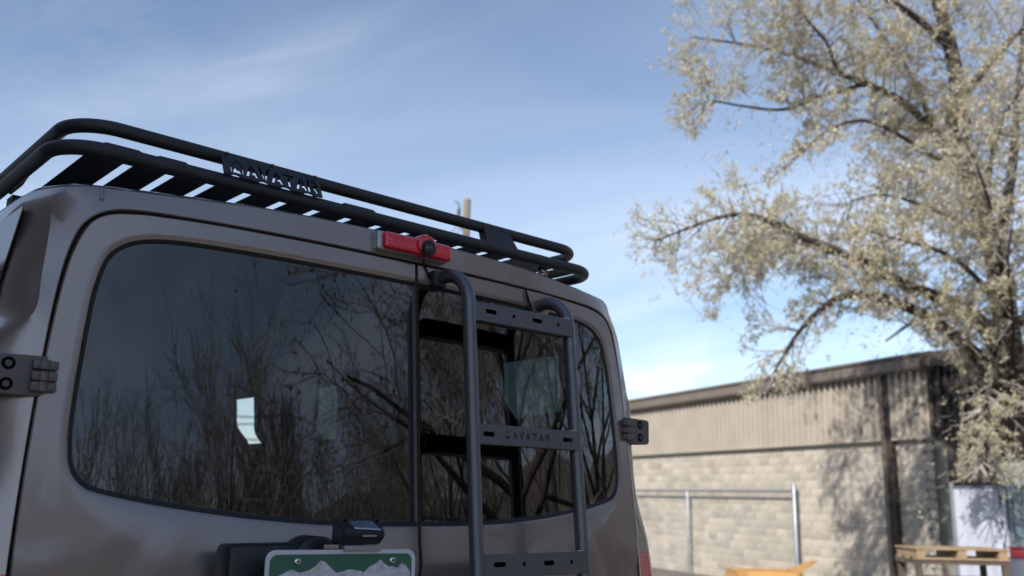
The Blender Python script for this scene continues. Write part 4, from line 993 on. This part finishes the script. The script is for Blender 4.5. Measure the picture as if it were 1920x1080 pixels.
dens_ = np.array([.5+.5*noise.noise(Vector((p[0]*1.3, p[1]*1.3, p[2]*1.3))) for p in tp_]); tp_ = tp_[rng.random(len(tp_)) < np.clip(dens_*2.4-.55, .10, 1)]
# keep the open patches of sky that the crown leaves
def to_px(P_):
    d = P_-np.array(CAM); z = d @ np.array(fwd); return 960+FPX*(d @ np.array(rgt))/z, 540-FPX*(d @ np.array(upv))/z
base_o = at_depth(1958, 1170, 12.4*TS); base_o.z = gz(base_o.x, base_o.y)
V_, Q = tubes_np(segsT, 9)
tree = empty('leafing_tree', base_o, 'large tree with pale olive spring leaves hanging in front of the block workshop', 'tree')
it = np.array(base_o)
big = np_mesh('trunk', V_-it, Q, M_BARK, tree, True)
V_, Q = tubes_np(segsS, 4); np_mesh('twigs', V_-it, Q, M_BARKG, tree); tree.children[-1]['kind'] = 'stuff'
nleaf = 6
P_ = np.repeat(tp_, nleaf, 0)+rng.normal(size=(len(tp_)*nleaf, 3))*.024
print('tips', len(tips), 'leaves', len(P_), 'twig segs', len(segsS))
V_, Q = leaves_np(P_, .038, rng); np_mesh('crown', V_-it, Q, M_LEAF, tree); tree.children[-1]['kind'] = 'stuff'

# bare trees across the lot, behind the photographer's right: they show in the rear glass
n_pl = Vector((0, -1, .09)).normalized()
def tree_gen(seed, h, r0_, buds, fork=3, depth=4, spread=.62, up=.05, nb=7, lean=(0, 0, 1), segn=3, minr=.010):
    rg = np.random.default_rng(seed); sg = []; tps = []
    grow((0, 0, 0), lean, h*.52, r0_, rg, sg, tps, 0, 0, 6, 0, .08)
    top = []
    p = np.zeros(3)
    mains = [s for s in sg]; sg2 = list(sg); tips_ = []
    for i in range(nb):
        s = mains[min(len(mains)-1, 2+i*len(mains)//(nb+1))]; ang = i*2.4+rg.random(); el = .75+.6*rg.random()
        dd = np.array([cos(ang)*spread, sin(ang)*spread, el])
        grow(s[1], dd, h*.46*(.75+.4*rg.random()), s[3]*.62, rg, sg2, tips_, depth, 0, 7, fork, .20, .60, minr, up, spread)
    s = mains[-1]; grow(s[1], (.1, 0, 1), h*.45, s[3]*.9, rg, sg2, tips_, depth, 0, 7, fork+1, .16, .60, minr, up, spread)
    thick = [q for q in sg2 if q[2] > .03]; thin = [q for q in sg2 if q[2] <= .03]
    Vt, Qt = tubes_np(thick, 7); Vn, Qn = tubes_np(thin, segn)
    T = np.array([t[0] for t in tips_]); P2 = np.repeat(T, buds, 0)+rg.normal(size=(len(T)*buds, 3))*.10 if buds else None
    return (Vt, Qt), (Vn, Qn), (leaves_np(P2, .07, rg) if buds else None)
protoT = {}
def put_tree(kind, az, dist, label, rot=0, scale=1, grp='bare trees across the lot'):
    # every call links its own tree with its own trunk, branches and buds
    if kind not in protoT:
        args = {'open': dict(seed=3, h=10, r0_=.24, buds=0, fork=5, depth=3, spread=.75, nb=8, up=.04), 'dense': dict(seed=5, h=9.5, r0_=.20, buds=2, fork=4, depth=3, spread=.42, up=.10, nb=10),
                'leafy': dict(seed=8, h=10, r0_=.26, buds=3, fork=4, depth=3, spread=.75, nb=10), 'limby': dict(seed=31, h=10, r0_=.30, buds=1, fork=4, depth=3, spread=1.0, nb=12, up=.0), 'low': dict(seed=12, h=7, r0_=.12, buds=1, fork=4, depth=3, spread=.5, nb=8, minr=.008)}[kind]
        a, b_, c = tree_gen(**args); ms_ = []
        for nm, dat, m_, sm in (('trunk', a, M_BARK, True), ('branches', b_, M_BARKG, False), ('buds', c, M_BUD, False)):
            if dat is None: continue
            o = np_mesh(nm, dat[0], dat[1], m_, None, sm); ms_.append((nm, o.data)); bpy.data.objects.remove(o)
        protoT[kind] = ms_
    x = .0+dist*sin(R(az)); y = dist*cos(R(az))
    e = empty('bare_tree', (x, y, gz(x, y)-.05), label, 'tree', grp); e.rotation_euler.z = rot; e.scale = (scale,)*3
    for nm, me in protoT[kind]:
        o = bpy.data.objects.new(nm, me); col.objects.link(o); o.parent = e
        if nm != 'trunk': o['kind'] = 'stuff'
    return e
for kd, az, ds, sc_k, rt, lb in (
    ('open', 166.5, 20, 1.0, .4, 'tall open bare tree with forked trunk, mirrored in the left half of the rear window'),
    ('dense', 159, 22, 1.02, 1.0, 'dense upright bare tree mirrored just right of the open forked one'),
    ('leafy', 148.5, 19, .80, 2.0, 'broad budding tree mirrored left of the centre seam of the rear doors'),
    ('leafy', 140, 12, .74, 4.4, 'budding tree mirrored behind the left ladder rail'),
    ('limby', 129, 9.5, 1.0, .3, 'near tree with heavy dark limbs mirrored between the ladder rails'),
    ('leafy', 117, 11, 1.0, 3.3, 'near budding tree mirrored right of the ladder'),
    ('dense', 107, 16, 1.1, 5.1, 'bare tree at the far right end of the row'),
    ('dense', 187, 27, .95, .2, 'twiggy bare tree at the far left end of the row'),
    ('low', 180, 25, 1.22, 2.2, 'low thicket tree mirrored at the left edge of the rear window'),
    ('low', 174.5, 27, 1.32, 5.2, 'low thicket tree mirrored just in from the left window edge'),
    ('dense', 170, 34, 1.15, 4.2, 'distant upright bare tree mirrored left of the forked one'),
    ('dense', 163.5, 33, 1.22, 5.2, 'distant bare tree mirrored behind the forked one'),
    ('low', 155, 28, 1.25, .9, 'spreading low tree mirrored between the two middle trees'),
    ('dense', 145, 26, 1.0, 3.1, 'bare tree mirrored behind the broad budding one'),
    ('open', 136, 20, 1.1, 1.1, 'bare tree mirrored beyond the left ladder rail'),
    ('dense', 124, 19, 1.3, 2.7, 'bare tree mirrored beyond the right ladder rail')):
    put_tree(kd, az, ds, lb, rt, sc_k*{'open': .80, 'dense': .70, 'leafy': .74, 'limby': .80, 'low': .72}[kd])
rg0 = np.random.default_rng(77)
for k in range(46):
    az = 104+84*(k+rg0.random())/46; ds = 26+16*rg0.random(); kd = ('low', 'dense', 'low', 'leafy')[k % 4]
    put_tree(kd, az, ds, 'bare thicket tree in the mirrored tree line across the lot', rg0.random()*6.28, (.56 if kd == 'low' else .46)*(.85+.35*rg0.random())*ds/28, 'thicket trees across the lot')
# brushy thicket under them
rg = np.random.default_rng(21); sg = []; tt = []
for k in range(40):
    az = 102+88*rg.random(); ds = 15+14*rg.random(); x, y = ds*sin(R(az)), ds*cos(R(az))
    for j in range(3):
        grow((x+rg.normal()*.5, y+rg.normal()*.5, GZ-.05), (rg.normal()*.3, rg.normal()*.3, 1), 2.6+2.9*rg.random(), .04, rg, sg, tt, 1, 0, 5, 6, .2, .5, .012, .03, .5)
V_, Q = tubes_np(sg, 3); tag(np_mesh('undergrowth', V_, Q, M_BARKG), 'tangled bare brush under the trees across the lot', kind='stuff')
print('thicket segs', len(sg))
# low hill band behind the thicket
V_ = []; F_ = []; n = 60
for i in range(n):
    az = 85+115*i/(n-1); hgt = 9.5+2.6*noise.noise(Vector((i*.17, 0, 0)))+2.4*noise.noise(Vector((i*.6, 3, 0)))
    for ds, h in ((44, -.4), (50, hgt*.8), (56, hgt), (80, hgt*.8)): V_.append((ds*sin(R(az)), ds*cos(R(az)), h))
F_ = [(4*i+j, 4*i+4+j, 4*i+5+j, 4*i+1+j) for i in range(n-1) for j in range(3)]
tag(mesh('hill', V_, F_, mat('brown_bank', (.10, .088, .080), .95, var=.35, vscale=.6, bump=.5, bscale=3), smooth=True), 'brown brushy bank beyond the trees', kind='structure')
